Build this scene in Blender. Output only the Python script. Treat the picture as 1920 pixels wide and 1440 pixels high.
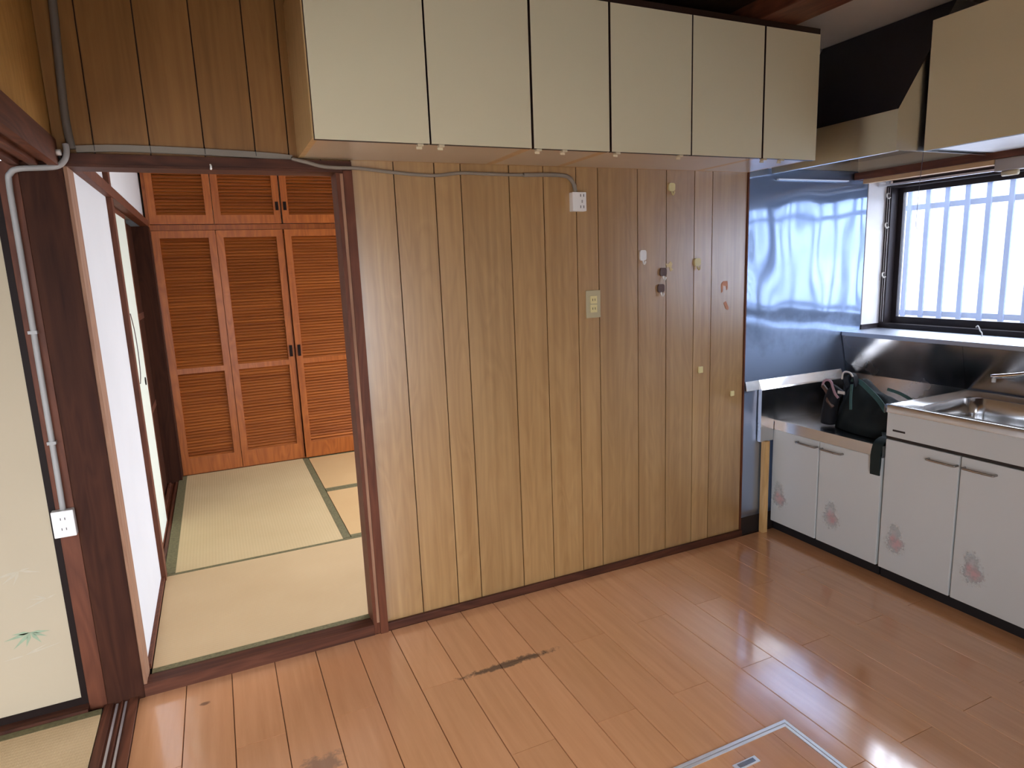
import bpy, bmesh, math, random
from mathutils import Vector, Matrix, noise
random.seed(7)
for o_ in list(bpy.data.objects):
    bpy.data.objects.remove(o_)
SC = bpy.context.scene
COL = SC.collection

# ------------------------------------------------------------------ camera
YAW, PITCH, ROLL = 0.424635, -0.179359, -0.0397736
CAM_LOC = Vector((0.279195, -2.438478, 1.440045))
FOCAL_PX = 1209.93
cam_data = bpy.data.cameras.new('camera')
cam_data.sensor_fit = 'HORIZONTAL'
cam_data.sensor_width = 36.0
cam_data.lens = FOCAL_PX * 36.0 / 1920.0
cam_data.clip_start = 0.01
cam = bpy.data.objects.new('camera', cam_data)
COL.objects.link(cam)
fw = Vector((math.sin(YAW) * math.cos(PITCH), math.cos(YAW) * math.cos(PITCH), math.sin(PITCH)))
rt = Vector((math.cos(YAW), -math.sin(YAW), 0))
up = rt.cross(fw)
rt2 = math.cos(ROLL) * rt + math.sin(ROLL) * up
up2 = -math.sin(ROLL) * rt + math.cos(ROLL) * up
cam.matrix_world = Matrix(((rt2.x, up2.x, -fw.x, CAM_LOC.x), (rt2.y, up2.y, -fw.y, CAM_LOC.y),
                           (rt2.z, up2.z, -fw.z, CAM_LOC.z), (0, 0, 0, 1)))
SC.camera = cam

# ------------------------------------------------------------------ overcast sky, exposure
world = bpy.data.worlds.new('overcast_sky')
SC.world = world
world.use_nodes = True
bgn = world.node_tree.nodes['Background']
bgn.inputs[0].default_value = (0.86, 0.90, 1.0, 1)
bgn.inputs[1].default_value = 1.0
SC.view_settings.view_transform = 'Standard'
SC.view_settings.look = 'None'
SC.view_settings.exposure = 3.8
SC.view_settings.gamma = 1.0
SC.view_settings.use_curve_mapping = False


def portal(name, loc, direction, sx, sy):
    """light portal filling a window opening: only guides the sampling of the sky"""
    d = bpy.data.lights.new(name, 'AREA')
    d.shape = 'RECTANGLE'
    d.size, d.size_y = sx, sy
    d.cycles.is_portal = True
    o = bpy.data.objects.new(name, d)
    o.location = loc
    o.rotation_euler = Vector(direction).to_track_quat('-Z', 'Z').to_euler()
    COL.objects.link(o)


portal('sky_portal', (3.72, -0.87, 1.42), (-1, 0, 0), 1.74, 0.74)
portal('sky_portal', (0.60, -2.86, 0.875), (0, 1, 0), 1.2, 1.25)
portal('sky_portal', (2.66, 1.40, 1.10), (-1, 0, 0), 2.2, 2.0)
portal('sky_portal', (-1.60, -3.26, 0.725), (0, 1, 0), 2.2, 1.15)


# ------------------------------------------------------------------ materials
def rgb(r, g, b):
    f = lambda c: (c / 255 / 12.92) if c / 255 <= 0.04045 else ((c / 255 + 0.055) / 1.055) ** 2.4
    return (f(r), f(g), f(b), 1)


class NT:
    def __init__(self, name):
        self.m = bpy.data.materials.new(name)
        self.m.use_nodes = True
        self.t = self.m.node_tree
        self.b = self.t.nodes['Principled BSDF']
        self.out = self.t.nodes['Material Output']

    def n(self, kind, **kw):
        nd = self.t.nodes.new(kind)
        for k, v in kw.items():
            setattr(nd, k, v)
        return nd

    def l(self, a, b):
        self.t.links.new(a, b)

    def math(self, op, a, b=None, clamp=False):
        nd = self.n('ShaderNodeMath', operation=op, use_clamp=clamp)
        for i, v in enumerate((a, b)):
            if v is None:
                continue
            if isinstance(v, (int, float)):
                nd.inputs[i].default_value = v
            else:
                self.l(v, nd.inputs[i])
        return nd.outputs[0]

    def mix(self, fac, a, b, blend='MIX'):
        nd = self.n('ShaderNodeMix', data_type='RGBA', blend_type=blend)
        for s, v in ((nd.inputs[0], fac), (nd.inputs[6], a), (nd.inputs[7], b)):
            if isinstance(v, (tuple, int, float)):
                s.default_value = v
            else:
                self.l(v, s)
        return nd.outputs[2]

    def coords(self, scale=(1, 1, 1), rnd=True, world=False):
        mp = self.n('ShaderNodeMapping')
        mp.inputs['Scale'].default_value = scale
        if world:
            g = self.n('ShaderNodeNewGeometry')
            self.l(g.outputs['Position'], mp.inputs['Vector'])
        else:
            tc = self.n('ShaderNodeTexCoord')
            src = tc.outputs['Object']
            if rnd:
                oi = self.n('ShaderNodeObjectInfo')
                mul = self.math('MULTIPLY', oi.outputs['Random'], 37.0)
                add = self.n('ShaderNodeVectorMath', operation='ADD')
                self.l(src, add.inputs[0])
                self.l(mul, add.inputs[1])
                src = add.outputs[0]
            self.l(src, mp.inputs['Vector'])
        return mp.outputs[0]

    def noise(self, vec, scale, detail=3, rough=0.5, dist=0.0):
        nd = self.n('ShaderNodeTexNoise')
        self.l(vec, nd.inputs['Vector'])
        nd.inputs['Scale'].default_value = scale
        nd.inputs['Detail'].default_value = detail
        nd.inputs['Roughness'].default_value = rough
        nd.inputs['Distortion'].default_value = dist
        return nd.outputs[0]

    def ramp(self, fac, stops):
        nd = self.n('ShaderNodeValToRGB')
        el = nd.color_ramp.elements
        el[0].position, el[0].color = stops[0]
        el[1].position, el[1].color = stops[-1]
        for p, c in stops[1:-1]:
            e = el.new(p)
            e.color = c
        self.l(fac, nd.inputs[0])
        return nd.outputs[0]

    def rng(self, v, a, b, c, d):
        nd = self.n('ShaderNodeMapRange')
        self.l(v, nd.inputs[0])
        for i, q in enumerate((a, b, c, d)):
            nd.inputs[i + 1].default_value = q
        return nd.outputs[0]

    def bump(self, h, strength, dist=0.01):
        nd = self.n('ShaderNodeBump')
        nd.inputs['Strength'].default_value = strength
        nd.inputs['Distance'].default_value = dist
        self.l(h, nd.inputs['Height'])
        self.l(nd.outputs[0], self.b.inputs['Normal'])

    def set(self, **kw):
        for k, v in kw.items():
            s = self.b.inputs[k]
            if isinstance(v, (tuple, int, float)):
                s.default_value = v
            else:
                self.l(v, s)
        return self.m


def scl(c, k):
    return (c[0] * k, c[1] * k, c[2] * k, 1)


def plain(name, c, rough=0.5, metal=0.0, var=0.06, nscale=6.0, bump=0.0, bscale=200.0):
    t = NT(name)
    n = t.noise(t.coords(), nscale, 4)
    col = t.ramp(n, [(0.3, scl(c, 1 - var)), (0.7, scl(c, 1 + var))])
    if bump:
        t.bump(t.noise(t.coords(), bscale, 2), bump, 0.001)
    return t.set(**{'Base Color': col, 'Roughness': rough, 'Metallic': metal})


def wood(name, dark, light, axis='z', rough=0.4, fine=60.0, along=1.6, wave=0.5, bump=0.05, spec=0.5, rvar=0.25, lo=0.22, hi=0.72):
    """straight grained wood, grain running along the axis, each piece a little different"""
    t = NT(name)
    ax = 'xyz'.index(axis)
    s = [1.0, 1.0, 1.0]
    s[ax] = along / fine
    v = t.coords(tuple(s))
    fine_n = t.noise(v, fine, 4, 0.6)
    s2 = [1.0, 1.0, 1.0]
    s2[ax] = 0.16
    v2 = t.coords(tuple(s2))
    big = t.noise(v2, 9.0, 2, 0.5, 0.6)
    rings = t.math('FRACT', t.math('MULTIPLY', big, 9.0))
    rings = t.math('ABSOLUTE', t.math('SUBTRACT', rings, 0.5))
    f = t.math('ADD', t.math('MULTIPLY', fine_n, 1.0 - wave), t.math('MULTIPLY', rings, wave * 1.6))
    col = t.ramp(f, [(lo, dark), (hi, light)])
    oi = t.n('ShaderNodeObjectInfo')
    k = t.rng(oi.outputs['Random'], 0, 1, 1 - rvar / 2, 1 + rvar / 2)
    hsv = t.n('ShaderNodeHueSaturation')
    t.l(col, hsv.inputs['Color'])
    t.l(k, hsv.inputs['Value'])
    if bump:
        t.bump(fine_n, bump, 0.002)
    return t.set(**{'Base Color': hsv.outputs[0], 'Roughness': rough, 'Specular IOR Level': spec})


def steel(name, rough=0.2, wav=0.0, wscale=3.0, c=(0.62, 0.63, 0.64, 1), rvar=0.1):
    t = NT(name)
    v = t.coords(rnd=False)
    r = t.rng(t.noise(v, 5.0, 3), 0.3, 0.7, max(rough - rvar, 0.03), rough + rvar)
    if wav:
        t.bump(t.noise(v, wscale, 1, 0.4), wav, 0.05)
    return t.set(**{'Base Color': c, 'Roughness': r, 'Metallic': 1.0})


M = {}
M['panel'] = wood('printed_wall_board', rgb(142, 103, 55), rgb(176, 140, 89), 'z', 0.36, 46, 0.9, 0.16, 0.0, 0.5, 0.12)
_b = M['panel'].node_tree.nodes['Principled BSDF'].inputs
_b['Coat Weight'].default_value = 1.0
_b['Coat Roughness'].default_value = 0.30
_b['Coat IOR'].default_value = 1.95
M['panel_upper'] = wood('varnished_upper_board', rgb(124, 84, 40), rgb(150, 106, 56), 'z', 0.42, 46, 0.9, 0.16, 0.02, 0.5, 0.12)
M['seam'] = plain('seam_dark', rgb(62, 36, 18), 0.7)
M['dark_wood'] = wood('dark_post_wood', rgb(44, 24, 17), rgb(74, 42, 28), 'z', 0.6, 40, 1.4, 0.2, 0.05, 0.10, 0.1)
M['dark_wood_x'] = wood('dark_rail_wood', rgb(58, 30, 20), rgb(94, 54, 36), 'x', 0.55, 50, 1.4, 0.3, 0.05, 0.25, 0.1)
M['dark_wood_y'] = wood('dark_beam_wood', rgb(70, 36, 24), rgb(118, 70, 48), 'y', 0.5, 50, 1.4, 0.3, 0.05, 0.4, 0.1)
M['red_wood'] = wood('reddish_trim_wood', rgb(80, 42, 26), rgb(110, 62, 40), 'z', 0.55, 50, 1.4, 0.3, 0.05, 0.25, 0.1)
M['worn_wood'] = wood('worn_edge_wood', rgb(120, 80, 58), rgb(165, 125, 96), 'z', 0.6, 50, 1.4, 0.2, 0.05, 0.3, 0.1)
M['board_left'] = wood('yellow_side_board', rgb(178, 130, 62), rgb(208, 160, 92), 'z', 0.45, 30, 1.2, 0.3, 0.02, 0.4, 0.1)
M['light_wood'] = wood('pale_batten_wood', rgb(196, 152, 92), rgb(222, 184, 128), 'z', 0.6, 50, 1.4, 0.3, 0.03, 0.3, 0.1)
M['pale_strip'] = wood('pale_strip_wood', rgb(206, 168, 124), rgb(226, 192, 150), 'y', 0.5, 50, 1.4, 0.2, 0.03, 0.3, 0.1)
M['closet'] = wood('orange_closet_wood', rgb(152, 78, 26), rgb(190, 108, 44), 'z', 0.4, 55, 1.4, 0.3, 0.03, 0.5, 0.12)
M['closet_slat'] = wood('orange_slat_wood', rgb(124, 58, 17), rgb(186, 106, 44), 'x', 0.4, 38, 0.9, 0.0, 0.02, 0.5, 0.12, 0.22, 0.78)
M['tan_side'] = wood('tan_cabinet_side', rgb(194, 156, 100), rgb(214, 178, 124), 'z', 0.4, 40, 1.4, 0.2, 0.02, 0.5, 0.08)
M['cab_under'] = plain('cabinet_underside', rgb(196, 176, 146), 0.28, 0, 0.04, 3)
M['cream'] = plain('cream_laminate', rgb(220, 210, 176), 0.42, 0, 0.03, 1.5, 0.10, 420)
M['brown_edge'] = plain('brown_edge_band', rgb(44, 26, 18), 0.5)
M['white_door'] = plain('white_painted_door', rgb(216, 222, 222), 0.35, 0, 0.02, 2)
M['black'] = plain('black_void', rgb(16, 15, 16), 0.6)
M['toe'] = plain('shaded_toe_board', rgb(20, 20, 24), 0.6)  # near black: toe-space shadow put into the board colour
M['dark_plinth'] = plain('dark_plinth', rgb(36, 24, 18), 0.7)
M['plaster'] = plain('white_plaster', rgb(206, 206, 207), 0.9, 0, 0.025, 3, 0.1, 160)
M['paper'] = plain('fusuma_paper', rgb(180, 166, 140), 0.8, 0, 0.03, 2)
M['paper_green'] = plain('pale_green_paper', rgb(212, 218, 204), 0.8, 0, 0.03, 2)
M['lacquer'] = plain('black_lacquer', rgb(32, 22, 19), 0.55)
M['lacquer'].node_tree.nodes['Principled BSDF'].inputs['Specular IOR Level'].default_value = 0.12
M['white_plastic'] = plain('white_plastic', rgb(228, 226, 220), 0.35)
M['cream_plastic'] = plain('cream_plastic', rgb(214, 200, 144), 0.4)
M['pull_plastic'] = plain('clear_cream_plastic', rgb(214, 200, 166), 0.35)
M['brown_plastic'] = plain('brown_plastic', rgb(84, 58, 46), 0.4)
M['beige_plate'] = plain('beige_cover_plate', rgb(176, 164, 130), 0.35)
M['slot'] = plain('slot_dark', rgb(40, 34, 32), 0.6)
M['conduit'] = plain('grey_conduit', rgb(158, 156, 152), 0.45)
M['conduit_old'] = plain('grey_cable_cover', rgb(132, 122, 108), 0.5)
M['conduit_blue'] = plain('slate_conduit', rgb(104, 96, 86), 0.5)
M['tape'] = plain('orange_tape', rgb(196, 134, 98), 0.6)
M['glue'] = plain('dried_glue', rgb(206, 182, 132), 0.6)
M['chrome'] = steel('chrome', 0.1, 0, 3, (0.75, 0.75, 0.76, 1), 0.04)
M['handle_metal'] = steel('handle_metal', 0.25, 0, 3, (0.42, 0.40, 0.38, 1), 0.05)
def hazy_steel():
    """mirror-like sheet with a greasy film that scatters light, thicker low down beside the stove"""
    t = NT('wall_steel_sheet')
    v = t.coords(rnd=False)
    col = (0.28, 0.36, 0.50, 1)  # blue window glare put into the steel colour
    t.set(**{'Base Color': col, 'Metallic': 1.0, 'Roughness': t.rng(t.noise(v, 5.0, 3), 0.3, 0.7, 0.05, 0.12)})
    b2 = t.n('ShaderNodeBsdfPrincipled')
    b2.inputs['Base Color'].default_value = (0.48, 0.60, 0.82, 1)  # brighter blue glare painted into the hazy lobe
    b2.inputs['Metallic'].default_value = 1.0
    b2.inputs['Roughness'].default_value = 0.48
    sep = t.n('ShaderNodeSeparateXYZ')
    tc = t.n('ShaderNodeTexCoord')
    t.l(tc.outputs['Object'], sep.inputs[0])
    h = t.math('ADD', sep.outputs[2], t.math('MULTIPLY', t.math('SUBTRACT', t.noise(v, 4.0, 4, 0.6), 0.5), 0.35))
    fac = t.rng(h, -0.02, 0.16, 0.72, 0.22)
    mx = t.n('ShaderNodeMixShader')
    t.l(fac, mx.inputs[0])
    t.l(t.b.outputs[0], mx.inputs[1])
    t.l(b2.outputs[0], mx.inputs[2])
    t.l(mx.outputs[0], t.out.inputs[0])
    return t.m


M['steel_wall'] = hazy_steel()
M['steel'] = steel('counter_steel', 0.2, 0.02, 5, (0.60, 0.60, 0.60, 1), 0.08)
M['steel_splash'] = steel('splash_steel', 0.22, 0.03, 2.5, (0.50, 0.50, 0.52, 1), 0.08)
M['steel_hood'] = steel('hood_steel', 0.30, 0.0, 2.5, (0.78, 0.77, 0.74, 1), 0.03)
M['steel_sill'] = steel('sill_steel', 0.45, 0.0, 2.5, (0.42, 0.46, 0.54, 1), 0.05)
M['hood_dark'] = plain('hood_dark_reflection', rgb(18, 20, 36), 0.4)  # reflection of the dark ceiling painted into the steel slope
M['alu'] = steel('aluminium', 0.5, 0, 3, (0.90, 0.92, 0.94, 1), 0.05)
M['sash'] = plain('bronze_sash', rgb(52, 46, 48), 0.35, 0.3)
M['white_board'] = plain('white_reveal_board', rgb(234, 232, 232), 0.4)
M['grey_box'] = plain('grey_blind_box', rgb(168, 160, 152), 0.5)
M['bar'] = plain('bar_blue_veil', rgb(84, 102, 152), 0.5, 0.2)  # blue veil of the bright window put into the bar colour
M['ground'] = plain('pale_gravel', rgb(196, 194, 190), 0.9, 0, 0.08, 20)
M['sky_blocker'] = plain('grey_sky_blocker', rgb(176, 182, 194), 0.8, 0, 0.06, 3)  # for the added wall outside the kitchen window
M['ceil'] = plain('grey_ceiling_board', rgb(212, 202, 188), 0.8, 0, 0.05, 4)
M['ceil_dark'] = wood('dark_ceiling_board', rgb(40, 26, 16), rgb(58, 38, 24), 'y', 0.7, 40, 1.4, 0.2, 0.02, 0.2, 0.1)
M['wall_plain'] = plain('plain_beige_wall', rgb(206, 192, 168), 0.9, 0, 0.03, 3)
M['tat_green'] = plain('green_cloth_border', rgb(106, 98, 64), 0.9, 0, 0.25, 90)
M['bag'] = plain('dark_green_cloth', rgb(13, 25, 27), 0.75, 0, 0.2, 30)
M['bag_dark'] = plain('navy_lining', rgb(12, 14, 22), 0.8, 0, 0.2, 30)
M['strap'] = plain('green_webbing', rgb(20, 36, 36), 0.7, 0, 0.1, 80)
M['strap_highlight'] = plain('teal_highlight', rgb(60, 98, 98), 0.6, 0, 0.1, 60)  # highlight on the dark green straps painted as a teal colour
M['pink'] = plain('pink_string', rgb(176, 140, 150), 0.7)
M['string'] = plain('white_string', rgb(214, 210, 206), 0.7)
M['string_dark'] = plain('grey_pull_cord', rgb(108, 104, 112), 0.7)
M['leaf_paint'] = plain('green_ink', rgb(146, 162, 134), 0.9, 0, 0.1, 40)
M['leaf_paint2'] = plain('brown_ink', rgb(182, 172, 150), 0.9, 0, 0.06, 40)


def floor_mat():
    t = NT('glossy_floor_board')
    v = t.coords((1.0, 0.06, 1.0))
    fine = t.noise(v, 40.0, 4, 0.6)
    big = t.noise(t.coords((1, 1, 1), world=True), 2.2, 3, 0.5)
    col = t.ramp(fine, [(0.25, rgb(206, 147, 99)), (0.75, rgb(226, 167, 119))])
    col = t.mix(t.rng(big, 0.35, 0.7, 0.0, 0.35), col, rgb(224, 160, 118))
    oi = t.n('ShaderNodeObjectInfo')
    hsv = t.n('ShaderNodeHueSaturation')
    t.l(col, hsv.inputs['Color'])
    t.l(t.rng(oi.outputs['Random'], 0, 1, 0.95, 1.05), hsv.inputs['Value'])
    col = hsv.outputs[0]
    # worn dark streak across a board joint, and a scuffed patch by the left doorway
    g = t.n('ShaderNodeNewGeometry')
    sep = t.n('ShaderNodeSeparateXYZ')
    t.l(g.outputs['Position'], sep.inputs[0])
    nz = t.noise(t.coords((1, 1, 1), world=True), 34.0, 4, 0.65)
    nz0 = t.math('SUBTRACT', nz, 0.5)

    def blot(cx, cy, rx, ry, amp):
        dx = t.math('DIVIDE', t.math('SUBTRACT', sep.outputs[0], cx), rx)
        dy = t.math('DIVIDE', t.math('SUBTRACT', sep.outputs[1], cy), ry)
        d = t.math('SQRT', t.math('ADD', t.math('MULTIPLY', dx, dx), t.math('MULTIPLY', dy, dy)))
        d = t.math('ADD', d, t.math('MULTIPLY', nz0, amp))
        return t.rng(d, 0.55, 1.0, 1.0, 0.0)
    st = blot(1.12, -0.447, 0.21, 0.021, 2.2)
    col = t.mix(t.math('MULTIPLY', st, 0.85), col, rgb(64, 56, 54))
    st2 = blot(0.42, -0.64, 0.07, 0.05, 2.4)
    col = t.mix(t.math('MULTIPLY', st2, 0.6), col, rgb(110, 92, 82))
    st3 = blot(0.10, -0.16, 0.02, 0.012, 1.0)
    col = t.mix(t.math('MULTIPLY', st3, 0.7), col, rgb(90, 64, 50))
    rough = t.rng(t.noise(t.coords((1, 1, 1), world=True), 4.0, 3, 0.5), 0.3, 0.7, 0.12, 0.24)
    t.bump(t.noise(t.coords((1, 1, 1), world=True), 16.0, 3, 0.6), 0.07, 0.01)
    return t.set(**{'Base Color': col, 'Roughness': rough, 'Specular IOR Level': 0.5, 'Coat Weight': 1.0, 'Coat Roughness': t.math('MULTIPLY', rough, 0.6), 'Coat IOR': 1.75})


M['floor'] = floor_mat()


def tatami_mat(name, c1, c2, axis):
    """woven rush: fine ribs running along the axis"""
    t = NT(name)
    v = t.coords(rnd=False)
    sep = t.n('ShaderNodeSeparateXYZ')
    t.l(v, sep.inputs[0])
    across = sep.outputs['xyz'.index('y' if axis == 'x' else 'x')]
    alongc = sep.outputs['xyz'.index(axis)]
    w = t.math('SINE', t.math('MULTIPLY', alongc, 420.0))
    w2 = t.math('SINE', t.math('MULTIPLY', across, 1500.0))
    rib = t.math('ADD', t.math('MULTIPLY', w, 0.6), t.math('MULTIPLY', w2, 0.4))
    n = t.noise(t.coords((1, 1, 1)), 3.0, 3)
    col = t.mix(n, c1, c2)
    col = t.mix(t.rng(rib, -1, 1, 0.0, 0.16), col, scl(c1, 0.72))
    t.bump(rib, 0.12, 0.002)
    return t.set(**{'Base Color': col, 'Roughness': 0.7, 'Specular IOR Level': 0.25})


M['tat1'] = tatami_mat('tatami_tan', rgb(192, 162, 120), rgb(208, 180, 138), 'y')
M['tat2'] = tatami_mat('tatami_straw', rgb(194, 168, 124), rgb(210, 186, 142), 'x')
M['tat3'] = tatami_mat('tatami_orange', rgb(196, 158, 108), rgb(210, 174, 124), 'y')


def pane_mat():
    t = NT('figured_window_glass')
    tr = t.n('ShaderNodeBsdfTransparent')
    tr.inputs[0].default_value = (0.96, 0.98, 1.0, 1)
    tl = t.n('ShaderNodeBsdfTranslucent')
    tl.inputs[0].default_value = (0.78, 0.88, 1.0, 1)
    gl = t.n('ShaderNodeBsdfGlossy')
    gl.inputs['Roughness'].default_value = 0.05
    m1 = t.n('ShaderNodeMixShader')
    m1.inputs[0].default_value = 0.05
    t.l(tr.outputs[0], m1.inputs[1])
    t.l(tl.outputs[0], m1.inputs[2])
    m2 = t.n('ShaderNodeMixShader')
    m2.inputs[0].default_value = 0.05
    t.l(m1.outputs[0], m2.inputs[1])
    t.l(gl.outputs[0], m2.inputs[2])
    t.l(m2.outputs[0], t.out.inputs[0])
    return t.m


M['pane'] = pane_mat()


def flower_mat():
    """faded printed flower: soft pink blotch with grey leaves over the white paint"""
    t = NT('faded_flower_print')
    v = t.coords((1, 1, 1))
    tc = t.n('ShaderNodeTexCoord')
    sep = t.n('ShaderNodeSeparateXYZ')
    t.l(tc.outputs['Object'], sep.inputs[0])
    n = t.math('SUBTRACT', t.noise(v, 75.0, 3, 0.6), 0.5)

    def blob(cy, cz, ry, rz, amp):
        a = t.math('DIVIDE', t.math('SUBTRACT', sep.outputs[1], cy), ry)
        b = t.math('DIVIDE', t.math('SUBTRACT', sep.outputs[2], cz), rz)
        d = t.math('SQRT', t.math('ADD', t.math('MULTIPLY', a, a), t.math('MULTIPLY', b, b)))
        return t.rng(t.math('ADD', d, t.math('MULTIPLY', n, amp)), 0.2, 1.15, 1.0, 0.0)
    base = rgb(216, 222, 222)
    grey = t.math('MAXIMUM', blob(0.004, 0.018, 0.030, 0.055, 1.3), blob(0, -0.02, 0.044, 0.044, 1.5))
    pink = t.math('MAXIMUM', blob(-0.008, -0.016, 0.036, 0.034, 1.2), blob(0.012, 0.0, 0.022, 0.022, 1.0))
    col = t.mix(t.math('MULTIPLY', grey, 0.6), base, rgb(196, 192, 196))
    col = t.mix(t.math('MULTIPLY', pink, 0.8), col, rgb(212, 170, 174))
    tr = t.n('ShaderNodeBsdfTransparent')
    al = t.math('MAXIMUM', grey, pink, True)
    mx = t.n('ShaderNodeMixShader')
    t.set(**{'Base Color': col, 'Roughness': 0.4})
    t.l(al, mx.inputs[0])
    t.l(tr.outputs[0], mx.inputs[1])
    t.l(t.b.outputs[0], mx.inputs[2])
    t.l(mx.outputs[0], t.out.inputs[0])
    return t.m


M['flower'] = flower_mat()

# ------------------------------------------------------------------ mesh helpers
WL = {}          # world location of every parent


def put(name, verts, faces, mat, parent=None, origin=None, smooth=False, mats=None, fmats=None, mesh=None):
    """link ONE mesh object; verts in world space, origin at the box centre"""
    vs = [Vector(v) for v in verts]
    if origin is None:
        lo = [min(v[i] for v in vs) for i in range(3)]
        hi = [max(v[i] for v in vs) for i in range(3)]
        origin = Vector([(a + b) / 2 for a, b in zip(lo, hi)])
    origin = Vector(origin)
    me = bpy.data.meshes.new(name)
    me.from_pydata([tuple(v - origin) for v in vs], [], faces)
    for mm in (mats or [mat]):
        me.materials.append(mm)
    if fmats:
        for p, i in zip(me.polygons, fmats):
            p.material_index = i
    if smooth:
        for p in me.polygons:
            p.use_smooth = True
    me.update()
    o = bpy.data.objects.new(name, me)
    COL.objects.link(o)
    if parent is not None:
        o.parent = parent
        o.location = origin - WL[parent]
    else:
        o.location = origin
    WL[o] = origin
    return o


BOXF = [(0, 3, 2, 1), (4, 5, 6, 7), (0, 1, 5, 4), (1, 2, 6, 5), (2, 3, 7, 6), (3, 0, 4, 7)]


def boxv(x0, x1, y0, y1, z0, z1):
    x0, x1 = sorted((x0, x1)); y0, y1 = sorted((y0, y1)); z0, z1 = sorted((z0, z1))
    return [(x0, y0, z0), (x1, y0, z0), (x1, y1, z0), (x0, y1, z0), (x0, y0, z1), (x1, y0, z1), (x1, y1, z1), (x0, y1, z1)]


def bevel(o, w, seg=2, smooth=True):
    bm = bmesh.new()
    bm.from_mesh(o.data)
    bmesh.ops.bevel(bm, geom=list(bm.edges), offset=w, segments=seg, affect='EDGES', profile=0.6, clamp_overlap=True)
    if smooth:
        for f in bm.faces:
            f.smooth = False
    bm.to_mesh(o.data)
    bm.free()
    return o


def box(name, x0, x1, y0, y1, z0, z1, mat, parent=None, bev=0.0, **kw):
    o = put(name, boxv(x0, x1, y0, y1, z0, z1), BOXF, mat, parent, **kw)
    if bev:
        bevel(o, bev)
    return o


def boxes(name, lst, mat, parent=None):
    vs, fs = [], []
    for b in lst:
        k = len(vs)
        vs += boxv(*b)
        fs += [tuple(i + k for i in f) for f in BOXF]
    return put(name, vs, fs, mat, parent)


def prism(name, poly, axis, a0, a1, mat, parent=None, bev=0.0):
    """extrude a 2-D polygon (in the two other axes, cyclic order) along an axis"""
    def p3(p, a):
        return {'x': (a, p[0], p[1]), 'y': (p[0], a, p[1]), 'z': (p[0], p[1], a)}[axis]
    n = len(poly)
    vs = [p3(p, a0) for p in poly] + [p3(p, a1) for p in poly]
    fs = [tuple(range(n)), tuple(range(2 * n - 1, n - 1, -1))] + [(i, (i + 1) % n, n + (i + 1) % n, n + i) for i in range(n)]
    o = put(name, vs, fs, mat, parent)
    bm = bmesh.new()
    bm.from_mesh(o.data)
    bmesh.ops.recalc_face_normals(bm, faces=bm.faces)
    bm.to_mesh(o.data)
    bm.free()
    if bev:
        bevel(o, bev)
    return o


def spline(pts, sub=6):
    P = [Vector(p) for p in pts]
    if len(P) < 3:
        return P
    out = []
    for i in range(len(P) - 1):
        p0, p1, p2, p3 = P[max(i - 1, 0)], P[i], P[i + 1], P[min(i + 2, len(P) - 1)]
        for k in range(sub):
            t = k / sub
            out.append(0.5 * ((2 * p1) + (p2 - p0) * t + (2 * p0 - 5 * p1 + 4 * p2 - p3) * t * t + (3 * p1 - p0 - 3 * p2 + p3) * t ** 3))
    out.append(P[-1])
    return out


def frames(P):
    T = []
    for i in range(len(P)):
        d = P[min(i + 1, len(P) - 1)] - P[max(i - 1, 0)]
        T.append(d.normalized())
    nrm = T[0].orthogonal().normalized()
    N = []
    for t in T:
        nrm = (nrm - t * nrm.dot(t))
        if nrm.length < 1e-6:
            nrm = t.orthogonal()
        nrm.normalize()
        N.append(nrm.copy())
    return T, N


def tube(name, pts, r, mat, parent=None, seg=10, sub=6, flat=1.0):
    P = spline(pts, sub) if sub else [Vector(p) for p in pts]
    T, N = frames(P)
    vs, fs = [], []
    for i, p in enumerate(P):
        b = T[i].cross(N[i])
        rr = r(i / (len(P) - 1)) if callable(r) else r
        for k in range(seg):
            a = 2 * math.pi * k / seg
            vs.append(p + N[i] * math.cos(a) * rr + b * math.sin(a) * rr * flat)
    for i in range(len(P) - 1):
        for k in range(seg):
            k2 = (k + 1) % seg
            fs.append((i * seg + k, i * seg + k2, (i + 1) * seg + k2, (i + 1) * seg + k))
    fs.append(tuple(range(seg - 1, -1, -1)))
    fs.append(tuple((len(P) - 1) * seg + k for k in range(seg)))
    o = put(name, vs, fs, mat, parent, smooth=True)
    return o


def ribbon(name, pts, wdir, width, thick, mat, parent=None, sub=6):
    """flat strap: follows pts, width along wdir"""
    P = spline(pts, sub)
    T, _ = frames(P)
    vs, fs = [], []
    for i, p in enumerate(P):
        w = Vector(wdir)
        w = (w - T[i] * w.dot(T[i])).normalized()
        n = T[i].cross(w)
        for sx, sn in ((-1, -1), (1, -1), (1, 1), (-1, 1)):
            vs.append(p + w * width / 2 * sx + n * thick / 2 * sn)
    for i in range(len(P) - 1):
        for k in range(4):
            k2 = (k + 1) % 4
            fs.append((i * 4 + k, i * 4 + k2, i * 4 + 4 + k2, i * 4 + 4 + k))
    e = (len(P) - 1) * 4
    fs += [(3, 2, 1, 0), (e, e + 1, e + 2, e + 3)]
    return put(name, vs, fs, mat, parent)


def thing(name, label, cat, loc, group=None, kind=None):
    o = bpy.data.objects.new(name, None)
    o.empty_display_size = 0.05
    COL.objects.link(o)
    o.location = loc
    WL[o] = Vector(loc)
    o['label'] = label
    o['category'] = cat
    if group:
        o['group'] = group
    if kind:
        o['kind'] = kind
    return o


def tag(o, label, cat, group=None, kind=None):
    o['label'] = label
    o['category'] = cat
    if group:
        o['group'] = group
    if kind:
        o['kind'] = kind
    return o


def struct(o, label, cat):
    return tag(o, label, cat, None, 'structure')

# ================================================================== THE SETTING
CEIL = 2.43
X_L, X_R, Y_REAR = -0.112, 3.41, -2.8

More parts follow.
